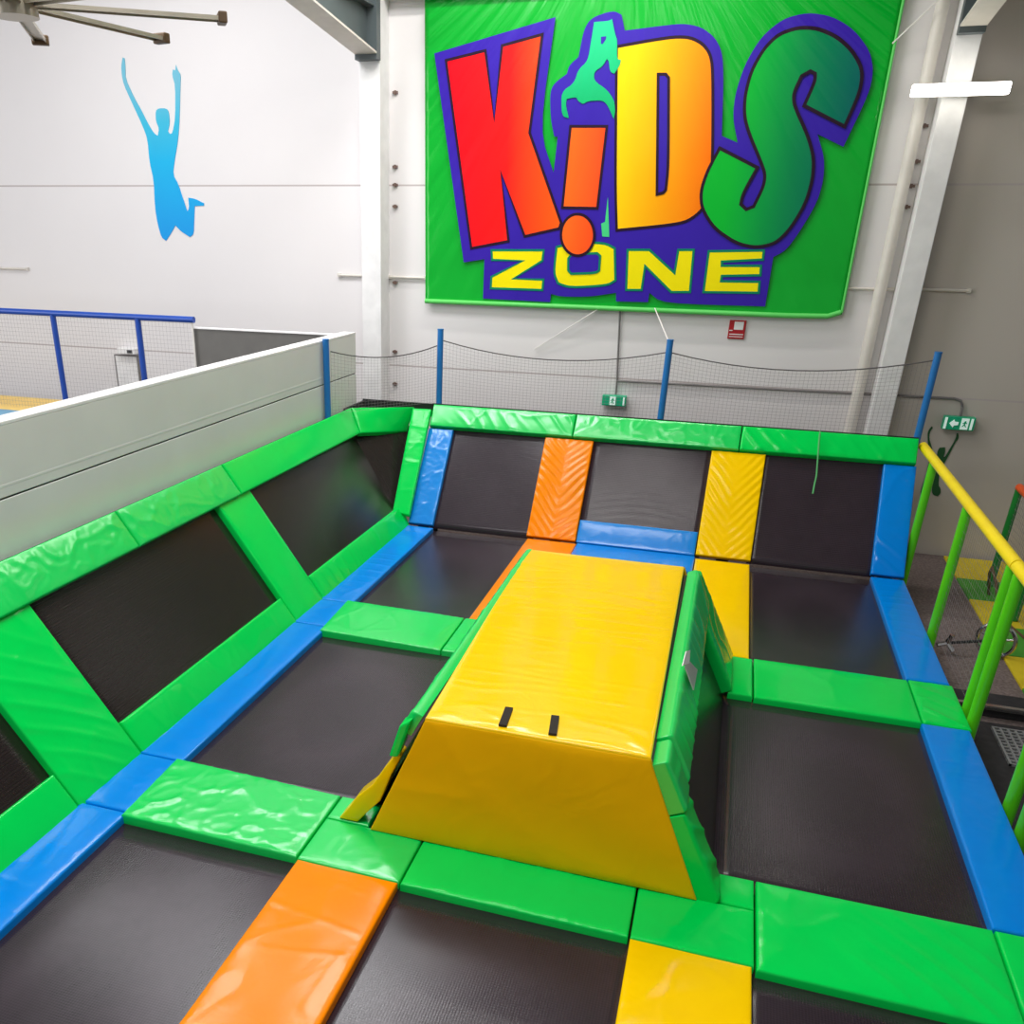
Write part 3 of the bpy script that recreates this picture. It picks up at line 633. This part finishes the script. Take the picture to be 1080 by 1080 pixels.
# far side bed turns the corner: planar part plus folded corner
A_, B_ = LWp(6.75, .12, -.05), LWp(6.75, 1.0, -.05)
C_ = LWp(9.40, .98, -.07); E_ = V((-3.33, 9.22, .12)); D_ = V((-3.46, 10.10, .90))
m = MB(); m.add([A_, E_, C_, B_, D_], [(0, 1, 2, 3), (1, 4, 2)])
o = m.build('trampoline_bed', MESHS); md = o.modifiers.new('thick', 'SOLIDIFY'); md.thickness = .012
tag(o, 'sloping black side wall bed folding round the far corner', 'trampoline')

# ---------------------------------------------------------------- floor pads
P = lambda label, r, mat, style='smooth', amp=1.0, name=None: pad(name or 'floor_pad', label, r, TH, mat, style, amp)
# long blue strip under the side wall
P('long blue pad at the foot of the side wall, nearest the camera', rect(-3.17, .8, -2.86, 3.46), BLUE, 'cross', .35)
P('short blue junction pad where the near green strip starts', rect(-3.17, 3.47, -2.86, 4.03), BLUE, 'crumple', .4)
P('long blue pad at the foot of the side wall beside the yellow box', rect(-3.17, 4.04, -2.86, 6.25), BLUE, 'cross', .35)
P('short blue junction pad where the far green strip starts', rect(-3.17, 6.26, -2.86, 6.80), BLUE, 'crumple', .4)
P('long blue pad at the foot of the side wall reaching the back corner', rect(-3.17, 6.81, -2.86, 9.16), BLUE, 'cross', .5)
# near green strip
P('shiny crinkled green pad joining the blue strip to the orange pad', [(-2.87, 3.42, .012), (-1.79, 3.42, .0), (-1.79, 4.02, .0), (-2.90, 4.04, .012)], GREENGLOSS, 'crumple', 1.3)
P('small green junction pad at the head of the near orange pad', rect(-1.78, 3.41, -1.21, 3.79), GREENGLOSS, 'crumple', .7)
P('small green corner pad beside the curled yellow flap', rect(-1.78, 3.80, -1.53, 4.02), GREENGLOSS, 'crumple', .6)
P('long green pad along the foot of the yellow box front', rect(-1.20, 3.40, -.06, 3.79), GREEN, 'ruffle', 1.0)
P('small green junction pad at the head of the near yellow pad', rect(-.05, 3.40, .505, 3.79), GREEN, 'crumple', .5)
P('small green corner pad behind the near yellow pad junction', rect(.25, 3.80, .505, 4.03), GREEN, 'smooth')
P('wide smooth green pad reaching from the near yellow pad to the blue edge strip', rect(.515, 3.38, 1.59, 4.03), GREEN, 'diagonal', .5)
P('green corner pad beyond the wide smooth green pad', rect(1.60, 3.38, 1.90, 4.03), GREEN, 'smooth')
# far green strip
P('rumpled green pad joining the blue strip to the yellow box, far row', [(-2.88, 6.15, .012), (-1.84, 6.14, 0), (-1.84, 6.83, 0), (-2.92, 6.83, .012)], GREENGLOSS, 'ruffle', 1.0)
P('small pale green pad tucked against the far side of the yellow box', rect(-1.83, 6.14, -1.60, 6.83), GREENGLOSS, 'crumple', .9)
P('small green pad at the foot of the yellow box by the far yellow pad', rect(.33, 6.16, .50, 6.82), GREEN, 'smooth')
P('long flat green pad from the yellow box to the handrail side', rect(.51, 6.15, 1.595, 6.83), GREEN, 'ruffle', .5)
P('small green corner pad under the paired handrail posts', rect(1.605, 6.15, 1.90, 6.84), GREEN, 'diagonal', .9)
# blue strip on the railing side
P('long blue edge pad beside the handrail, near row', rect(1.59, 4.04, 1.885, 6.14), BLUE, 'crumple', .5)
P('long blue edge pad beside the handrail, far row', rect(1.59, 6.85, 1.885, 9.18), BLUE, 'cross', .6)
P('blue edge pad beyond the green corner pad, below the handrail', rect(1.59, .8, 1.885, 3.37), BLUE, 'cross', .6)
# lengthwise strips
P('glossy orange pad running toward the camera', rect(-1.775, .8, -1.215, 3.405), ORANGE, 'ruffle', .5)
P('smooth yellow pad running toward the camera', rect(-.05, .8, .495, 3.395), YELLOW, 'ruffle', .6)
P('orange floor pad half hidden behind the yellow box', rect(-1.80, 6.84, -1.27, 9.17), ORANGE, 'smooth')
P('flat yellow floor pad at the foot of the yellow wall pad', rect(-.05, 6.83, .475, 9.13), YELLOW, 'smooth')

# ---------------------------------------------------------------- wall pads
def bwpad(x0, x1, z0, z1, mat, style, label, off=.012, amp=1.0, th=.06, dx=0, name='wall_pad'):
    pad(name, label, [BWp(x0, z0, off), BWp(x1, z0, off), BWp(x1+dx, z1, off), BWp(x0+dx, z1, off)], th, mat, style, amp)
bwpad(-3.17, -2.88, .01, .93, BLUEGLOSS, 'crumple', 'crinkled blue wall pad in the corner by the slanted green pad')
bwpad(-1.82, -1.29, .01, .93, ORANGE, 'chevron', 'orange wall pad with herringbone creases', amp=.9)
bwpad(-.055, .48, .01, .93, YELLOW, 'chevron', 'yellow wall pad with herringbone creases', amp=.9)
bwpad(1.59, 1.885, .01, .93, BLUE, 'diagonal', 'blue wall pad at the handrail end of the back slope', amp=.9)
pad('floor_pad', 'blue floor pad at the foot of the low blue wall pad', rect(-1.265, 8.7, -.06, 9.195), TH, BLUE, 'none', rad=.004)
bwpad(-1.28, -.065, .0, .205, BLUEGLOSS, 'crumple', 'low blue pad between the orange and yellow wall pads', amp=.25)
bwpad(-3.16, -1.525, .94, 1.15, GREENGLOSS, 'diagonal', 'green cap pad on the back slope above the blue and orange pads', off=.05, th=.08, name='cap_pad')
bwpad(-1.515, .205, .94, 1.15, GREENGLOSS, 'crumple', 'green cap pad on the back slope between the orange and yellow pads', off=.05, th=.08, name='cap_pad')
bwpad(.215, 1.87, .94, 1.15, GREEN, 'diagonal', 'green cap pad on the back slope ending at the yellow handrail', off=.05, th=.08, name='cap_pad')
def lwpad(y0, y1, z0, z1, mat, style, label, off=.012, amp=1.0, th=.06, name='wall_pad', y0t=None, y1t=None):
    pad(name, label, [LWp(y0, z0, off), LWp(y1, z0, off), LWp(y1 if y1t is None else y1t, z1, off), LWp(y0 if y0t is None else y0t, z1, off)], th, mat, style, amp)
lwpad(3.43, 4.035, -.03, .92, GREEN, 'diagonal', 'wide slanting green pad on the side wall, nearer the camera', amp=.5)
lwpad(6.29, 6.83, -.03, .93, GREEN, 'smooth', 'slanting green pad in the middle of the side wall')
lwpad(.8, 3.42, -.03, .18, GREEN, 'smooth', 'low green side wall pad cut by the picture edge')
lwpad(4.05, 6.28, -.03, .18, GREEN, 'ruffle', 'low green side wall pad between the two slanting pads', amp=.6)
lwpad(6.84, 9.17, -.03, .18, GREEN, 'cross', 'low green side wall pad running into the back corner', amp=.8, y1t=9.36)
lwpad(.8, 5.14, .91, 1.15, GREENGLOSS, 'crumple', 'long green cap pad on the side wall, nearest the camera', off=.05, th=.07, name='cap_pad', amp=1.2)
lwpad(5.16, 6.62, .91, 1.15, GREENGLOSS, 'crumple', 'green cap pad halfway along the side wall', off=.05, th=.07, name='cap_pad', amp=1.0)
lwpad(6.64, 9.33, .91, 1.15, GREEN, 'smooth', 'smooth green cap pad on the side wall toward the far corner', off=.05, th=.07, name='cap_pad', y1t=9.48)
pad('cap_pad', 'green cap pad turning across the far corner', [LWp(9.35, .91, .05), V((-3.46, 9.99, .86)), V((-3.40, 10.07, 1.13)), LWp(9.50, 1.15, .05)], .07, GREEN, 'smooth')
pad('wall_pad', 'slanted green pad in the far corner beside the crinkled blue pad', [(-3.34, 9.15, .14), (-3.14, 9.15, .12), (-3.165, 9.96, 1.14), (-3.40, 9.99, 1.13)], .06, GREEN, 'ruffle', .8)
# cord hanging over the cap pad
tag(MB().tube([(.95, 9.96, 1.20), (.955, 9.90, 1.10), (.965, 9.82, .97), (.98, 9.74, .80), (.975, 9.71, .73), (.97, 9.64, .64)], .008, 8).build('cord', CORDG, smooth=True), 'thin pale green cord dangling over the green cap pad', 'cord')

# ---------------------------------------------------------------- the yellow box
bx = empty('padded_box', (-.64, 5.1, -.05)); tag(bx, 'tall yellow topped box with green padded sides in the middle of the court', 'padded box')
FT = [V((-1.20, 3.77, .77)), V((-.08, 3.77, .77)), V((-.104, 6.57, .77)), V((-1.28, 6.55, .77))]
m = MB()
m.hexa([(-1.50, 3.80, -.05), (.21, 3.80, -.05), (.21, 6.50, -.05), (-1.50, 6.50, -.05), (-1.21, 3.80, .70), (-.075, 3.80, .70), (-.09, 6.52, .70), (-1.27, 6.52, .70)])
m.build('frame', BLACK, bx)
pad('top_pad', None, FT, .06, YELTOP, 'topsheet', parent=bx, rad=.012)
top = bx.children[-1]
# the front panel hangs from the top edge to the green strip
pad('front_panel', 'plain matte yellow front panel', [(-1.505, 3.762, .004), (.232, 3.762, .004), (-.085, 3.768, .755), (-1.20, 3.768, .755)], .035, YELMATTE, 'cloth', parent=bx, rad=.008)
pad('back_panel', None, [(.232, 6.55, .0), (-1.505, 6.55, .0), (-1.27, 6.555, .755), (-.10, 6.555, .755)], .035, YELMATTE, 'none', parent=bx, rad=.008)
def tape(x0, y0, x1, y1, w=.02):
    z = .787; d = V((x1-x0, y1-y0, 0)).normalized(); q = V((-d.y, d.x, 0))*w
    a, b = V((x0, y0, z)), V((x1, y1, z)); h = V((0, 0, .002))
    MB().hexa([a-q-h*6, b-q-h*6, b+q-h*6, a+q-h*6, a-q, b-q, b+q, a+q]).build('tape_strip', TAPE, bx)
tape(-.807, 3.80, -.818, 3.99); tape(-.557, 3.80, -.578, 3.985)
# sloping sides: x as a function of height
def side(sgn, y, z, off=0.0):
    xt, xb = (-.045, .345) if sgn > 0 else (-1.245, -1.645)
    k = (xb-xt)/.80; n = V((sgn, 0, abs(k))).normalized()
    x = xt + (.74-z)*k
    return V((x, y, z)) + n*off
for sgn in (1, -1):
    c = [side(sgn, 4.0, -.05, -.03), side(sgn, 6.15, -.05, -.03), side(sgn, 6.5, .74, -.03), side(sgn, 3.8, .74, -.03)]
    m = MB(); inner = [p - V((sgn*.02, 0, 0)) for p in c]
    m.hexa(inner+c); m.build('side_mat', MESHD, bx)
# green edge pads, handrail side
sp = lambda sgn, y0, y1, z0, z1, off=.05, y0b=None, y1b=None: [side(sgn, y0 if y0b is None else y0b, z0, off), side(sgn, y1 if y1b is None else y1b, z0, off), side(sgn, y1, z1, off), side(sgn, y0, z1, off)]
pad('side_edge_pad', 'crumpled green pad along the top edge', sp(1, 4.02, 6.56, .49, .745, .05, 4.02, 6.50), .08, GREENGLOSS, 'cross', 1.0, parent=bx, rad=.03)
pad('front_edge_pad', 'green pad down the front corner', sp(1, 3.775, 3.99, .0, .47, .03), .125, GREEN, 'diagonal', 1.2, parent=bx, rad=.02)
pad('front_edge_pad', 'short green pad at the top front corner', sp(1, 3.78, 4.005, .48, .735, .045), .12, GREENGLOSS, 'cross', 1.0, parent=bx, rad=.02)
pad('back_edge_pad', 'green pad down the rear corner', sp(1, 6.05, 6.68, -.0, .70, .045, 6.16, 6.80), .08, GREEN, 'ruffle', 1.2, parent=bx, rad=.025)
# far side
pad('side_edge_pad', 'narrow crinkled green pad along the top edge', sp(-1, 3.79, 6.55, .64, .765, .045), .06, GREENGLOSS, 'cross', 1.0, parent=bx, rad=.03)
pad('back_edge_pad', None, sp(-1, 6.1, 6.65, .0, .62, .03), .06, GREEN, 'smooth', parent=bx)
# yellow curled flap at the front corner
pts = ART['FLAP']
vs = []; fs = []; ny = 8; n = len(pts)
for j in range(ny+1):
    y = 3.80 + .11*j/ny
    for (x, z) in pts: vs.append((x, y, max(z, .006)))
for j in range(ny):
    for i in range(n): fs.append((j*n+i, j*n+(i+1) % n, (j+1)*n+(i+1) % n, (j+1)*n+i))
fs += [tuple(range(n))[::-1], tuple(ny*n+i for i in range(n))]
o = MB().add(vs, fs).build('corner_flap', YELLOW, bx); o['label'] = 'curled yellow flap at the front corner'
md = o.modifiers.new('bevel', 'BEVEL'); md.width = .012; md.segments = 3
for p in o.data.polygons: p.use_smooth = True
m = MB(); m.hexa([(-1.395, 3.76, .50), (-1.345, 3.76, .505), (-1.345, 3.86, .505), (-1.395, 3.86, .50), (-1.335, 3.76, .70), (-1.27, 3.76, .745), (-1.27, 3.86, .745), (-1.335, 3.86, .70)])
m.build('front_edge_pad', GREEN, bx, bevel=.012)
# printed care label hanging from the side pad
def plate(pts, th=.006):
    pts = [V(p) for p in pts]; n = (pts[1]-pts[0]).cross(pts[3]-pts[0]).normalized()*th
    return MB().hexa([p for p in pts]+[p+n for p in pts])
plate(CLIPQ).build('clip', WHITE, bx); o = plate(LABQ).build('care_label', LABELM, bx); o['label'] = 'grey printed care label'

# ---------------------------------------------------------------- net posts and nets
def post(x, y, label, ztop=1.97, z0=1.17):
    t = empty('net_post', (x, y, z0)); tag(t, label, 'post')
    MB().tube([(x, y, z0-.22), (x, y, ztop)], .034, 16).build('pole', POSTBLUE, t, smooth=True)
    MB().tube([(x, y, ztop), (x, y, ztop+.012)], .036, 16).build('end_cap', POSTBLUE, t, smooth=True)
post(-4.035, 9.03, 'blue net post standing against the grey partition', 1.935, 1.12)
post(-3.14, 10.18, 'blue net post above the crinkled blue wall pad'); post(-.635, 10.18, 'blue net post in front of the exit conduit, under the banner'); post(1.875, 10.18, 'blue net post at the yellow handrail end')
def net(p0, p1, z0, top, label, cell=.041, r=.0012):
    """top: list of (fraction, z)"""
    p0, p1 = V(p0), V(p1); L = (p1-p0).length
    def zt(u):
        for (a, za), (b, zb) in zip(top, top[1:]):
            if u <= b: 
                k = (u-a)/(b-a); k = k*k*(3-2*k) if False else k
                return za+(zb-za)*k
        return top[-1][1]
    m = MB(); n = int(L/cell)
    for i in range(n+1):
        u = i/n; p = p0.lerp(p1, u); h = zt(u)
        m.tube([(p.x, p.y, z0), (p.x, p.y, h)], r, 3, False)
    K = 19
    for k in range(K):
        pts = []
        for i in range(25):
            u = i/24; p = p0.lerp(p1, u); h = z0 + (zt(u)-z0)*k/(K-1); pts.append((p.x, p.y, h))
        m.tube(pts, r, 3, False)
    t = empty('safety_net', tuple(p0.lerp(p1, .5).xy)+(z0,)); tag(t, label, 'net')
    m.build('mesh_net', NETM, t)
    pts = []
    for i in range(25): u = i/24; p = p0.lerp(p1, u); pts.append((p.x, p.y, zt(u)))
    MB().tube(pts, .0065, 6).build('top_rope', ROPE, t, smooth=True)
def cat(z0, zm, z1):  # hanging curve
    return [(i/12, (1-i/12)*z0 + i/12*z1 - 4*(i/12)*(1-i/12)*((z0+z1)/2-zm)) for i in range(13)]
net((-4.0, 9.07, 0), (-3.18, 10.18, 0), 1.18, cat(1.82, 1.72, 1.80), 'black safety net strung across the far corner')
net((-3.11, 10.18, 0), (-.665, 10.18, 0), 1.16, cat(1.86, 1.715, 1.85), 'black safety net sagging between corner post and middle post')
net((-.60, 10.18, 0), (1.845, 10.18, 0), 1.16, cat(1.85, 1.74, 1.90), 'black safety net sagging between middle post and handrail post')
tag(MB().tube([(-.92, 11.28, 2.2), (-.66, 10.21, 1.97)], .007, 6).build('tie_cord', CORDW), 'white cord tied from the banner to the middle net post', 'cord')
tag(MB().tube([(-1.55, 11.3, 2.18), (-2.3, 11.37, 1.68)], .006, 6).build('tie_cord', CORDW), 'faint white cord slanting down the wall under the banner', 'cord')
tag(MB().tube([(1.02, 11.32, 4.66), (1.66, 11.02, 5.3)], .007, 6).build('tie_cord', CORDW), 'thin white cord from the banner side up to the rafter', 'cord')

# ---------------------------------------------------------------- handrail side
XR = 1.94
def handrail(ya, yb, za, zb, posts, label):
    t = empty('handrail', (XR, (ya+yb)/2, -.38)); tag(t, label, 'handrail')
    MB().tube([(XR, ya, za), (XR, yb, zb)], .042, 18).build('top_rail', RAILYEL, t, smooth=True)
    for y in posts:
        z = za+(zb-za)*(y-ya)/(yb-ya)-.03
        MB().tube([(XR, y, -.38), (XR, y, z)], .039, 16).build('post', RAILGREEN, t, smooth=True)
    return t
hr = handrail(10.14, 6.42, 1.09, 1.08, (9.5, 7.93, 6.50), 'yellow topped handrail on lime green posts running to the back corner')
hr2 = handrail(6.40, 2.9, 1.08, 1.08, (6.32, 5.27, 5.0, 3.2), 'nearer yellow topped handrail on lime green posts, cut by the picture edge')
def panel_net(x, y0, y1, z0, z1, par, cell=.05, r=.0014):
    m = MB(); n = int(abs(y1-y0)/cell)
    for i in range(n+1): y = y0+(y1-y0)*i/n; m.tube([(x, y, z0), (x, y, z1)], r, 3, False)
    k = int((z1-z0)/cell)
    for i in range(k+1): z = z0+(z1-z0)*i/k; m.tube([(x, y0, z), (x, y1, z)], r, 3, False)
    m.build('side_net', NETM, par)
panel_net(XR, 6.53, 7.90, .02, 1.05, hr, .055, .0009)
panel_net(XR, 3.2, 4.97, .0, 1.05, hr2, .045, .002)
t = empty('handrail', (2.95, 10.3, -.38)); tag(t, 'orange topped railing on dark green posts beyond the yellow handrail', 'handrail')
MB().tube([(2.95, 10.42, .70), (2.95, 7.0, .70)], .038, 14).build('top_rail', RAILOR, t, smooth=True)
MB().tube([(2.95, 10.44, .67), (3.9, 10.44, .67)], .033, 14).build('end_rail', RAILDGREEN, t, smooth=True)
for y in (10.40, 9.4, 8.2): MB().tube([(2.95, y, -.35), (2.95, y, .68)], .036, 14).build('post', RAILDGREEN, t, smooth=True)
panel_net(2.95, 7.3, 10.38, -.3, .66, t, .055, .0016)
# striped foam mats on the floor
ys = [11.33, 10.56, 9.90, 9.20, 8.48, 7.80, 7.1]
for i in range(6):
    o = MB().box(2.665, ys[i+1]+.004, -.38, 3.75, ys[i]-.004, -.355).build('foam_mat', FOAMY if i % 2 == 0 else FOAMG, bevel=.004)
    tag(o, ['yellow foam floor mat against the back wall', 'green foam floor mat second from the back wall', 'yellow foam floor mat third from the back wall', 'green foam floor mat fourth from the back wall', 'yellow foam floor mat fifth from the back wall', 'green foam floor mat farthest from the back wall'][i], 'mat', 'striped foam floor mats')
# black step with metal nosing, grate
t = empty('step_box', (2.5, 7.3, -.38)); tag(t, 'low black step with a bright metal edge beside the paired posts', 'step')
MB().box(2.0, 7.20, -.38, 2.62, 7.42, -.27).build('tread', BLACKMAT, t, bevel=.01)
MB().box(2.0, 7.16, -.30, 2.72, 7.20, -.265).build('metal_edge', CHROME, t)
tag(MB().box(1.98, 2.0, -.38, 3.9, 7.08, -.365).build('rubber_mat', BLACKMAT), 'black rubber floor covering below the handrail', 'mat')
m = MB()
for i in range(14): m.box(2.27+i*.05, 6.42, -.365, 2.285+i*.05, 6.98, -.345)
for i in range(12): m.box(2.27, 6.42+i*.05, -.365, 2.93, 6.435+i*.05, -.347)
tag(m.build('floor_grate', GRATE), 'grey gridded floor grate below the handrail', 'grate')
# chrome axle with wheel
t = empty('wheeled_axle', (2.4, 8.45, -.38)); tag(t, 'chrome axle with a spoked wheel standing below the handrail', 'wheel stand')
def ring(c, R, r, n=28):
    pts = [(c[0]+.9*R*math.cos(a), c[1]-R*math.cos(a)*.4, c[2]+R*math.sin(a)) for a in [2*math.pi*k/n for k in range(n+1)]]
    return pts
m = MB(); m.tube(ring((2.57, 8.45, -.215), .15, .02), .018, 8, False); m.build('wheel_rim', CHROME, t, smooth=True)
m = MB()
for k in range(5):
    a = 2*math.pi*k/5+.3; m.tube([(2.57, 8.45, -.215), (2.57+.135*math.cos(a), 8.45-.06*math.cos(a), -.215+.15*math.sin(a))], .011, 6)
m.build('spoke', CHROME, t)
MB().tube([(2.19, 8.40, -.28), (2.57, 8.45, -.215)], .014, 8).build('axle', BLACK, t)
m = MB()
for k in range(3):
    a = 2*math.pi*k/3+1.3; m.tube([(2.19, 8.40, -.28), (2.19+.08*math.cos(a), 8.38, -.28+.09*math.sin(a))], .022, 8)
m.build('lobe_knob', CHROME, t, smooth=True)
tag(MB().tube([(2.88, 10.1, -.36), (2.80, 10.0, -.1), (2.78, 9.9, .0), (2.80, 9.7, -.1), (2.84, 9.5, -.34), (2.9, 9.2, -.36), (2.98, 8.7, -.34), (3.1, 8.3, -.34)], .014, 8).build('hose', FANBR, smooth=True), 'brown hose looping over the striped floor mats', 'hose')

# ---------------------------------------------------------------- lamps
def ceiling_lamp(x, y, L, label, power, w=.16, z=6.0, axis='x'):
    t = empty('ceiling_lamp', (x, y, z)); tag(t, label, 'lamp')
    hx, hy = (L/2, w/2) if axis == 'x' else (w/2, L/2)
    MB().box(x-hx, y-hy, z+.02, x+hx, y+hy, z+.08).build('housing', WHITE, t)
    MB().tube([(x, y, z+.08), (x, y, 6.6)], .01, 6).build('drop_rod', WHITE, t)
    l = bpy.data.lights.new('lamp_light', 'AREA'); l.shape = 'RECTANGLE'; l.size = 2*hx; l.size_y = 2*hy; l.energy = power; l.color = (1, .97, .93)
    o = bpy.data.objects.new('lamp_light', l); COL.objects.link(o); o.location = (x, y, z); o.parent = t; o.matrix_parent_inverse = Matrix.Translation(-t.location)
def area(name, loc, target, sx, sy, e, col):
    l = bpy.data.lights.new(name, 'AREA'); l.shape = 'RECTANGLE'; l.size = sx; l.size_y = sy; l.energy = e; l.color = col
    o = bpy.data.objects.new(name, l); COL.objects.link(o); o.location = loc
    o.rotation_euler = (V(target)-V(loc)).to_track_quat('-Z', 'Y').to_euler()
    return o
# daylight from the big openings on the far side of the hall, plus added skylights and unseen batten lamps
area('daylight_opening', (-13.5, 2.0, 3.8), (-4, 9, 1.5), 7, 4.5, 500, (.95, .96, 1.0))
area('added_skylight', (-5.0, 8.2, 6.55), (-5.0, 8.2, 0), 5, 1.6, 400, (.98, .98, 1.0))  # unseen roof light, added for bright sheen on the pads
area('added_skylight', (-2.5, 1.5, 6.55), (-2.5, 1.5, 0), 4, 2.5, 330, (.99, .98, 1.0))  # second added roof light, out of view above the near row
for x, y, e, w_ in [(-8.6, 6.0, 50, 'over the raised deck'), (-1.8, 10.1, 110, 'over the far row of beds'), (-1.6, 6.2, 55, 'over the yellow box'), (-.9, 3.4, 35, 'over the near green strip')]:
    ceiling_lamp(x, y, 3.6 if y > 10 else 2.4, 'ceiling batten lamp hanging ' + w_, e, z=6.1)

# ---------------------------------------------------------------- world, camera, view
w = bpy.data.worlds.new('World'); bpy.context.scene.world = w; w.use_nodes = True
bg = w.node_tree.nodes['Background']; bg.inputs['Color'].default_value = (.95, .97, 1, 1); bg.inputs['Strength'].default_value = .30
cam = bpy.data.cameras.new('camera'); co = bpy.data.objects.new('camera', cam); COL.objects.link(co)
f, cx, cy = 945.33, 438.9, 694.1
yaw, pitch, roll = -.32065, .44755, -.01246
cam.sensor_fit = 'HORIZONTAL'; cam.sensor_width = 36; cam.lens = f/1080*36
cam.shift_x = (540-cx)/1080; cam.shift_y = (cy-540)/1080
fwd = V((math.sin(yaw)*math.cos(pitch), math.cos(yaw)*math.cos(pitch), -math.sin(pitch)))
right = V((math.cos(yaw), -math.sin(yaw), 0)); down = fwd.cross(right)
r2 = right*math.cos(roll)+down*math.sin(roll); d2 = -right*math.sin(roll)+down*math.cos(roll)
M = Matrix((( r2.x, -d2.x, -fwd.x, 0), (r2.y, -d2.y, -fwd.y, 0), (r2.z, -d2.z, -fwd.z, 0), (0, 0, 0, 1)))
M.translation = V((0, 0, 3.0)); co.matrix_world = M
cam.clip_start = .05; cam.clip_end = 100
sc = bpy.context.scene; sc.camera = co
sc.view_settings.view_transform = 'Standard'; sc.view_settings.look = 'None'; sc.view_settings.gamma = 1
sc.view_settings.exposure = 0.0; sc.view_settings.use_curve_mapping = False
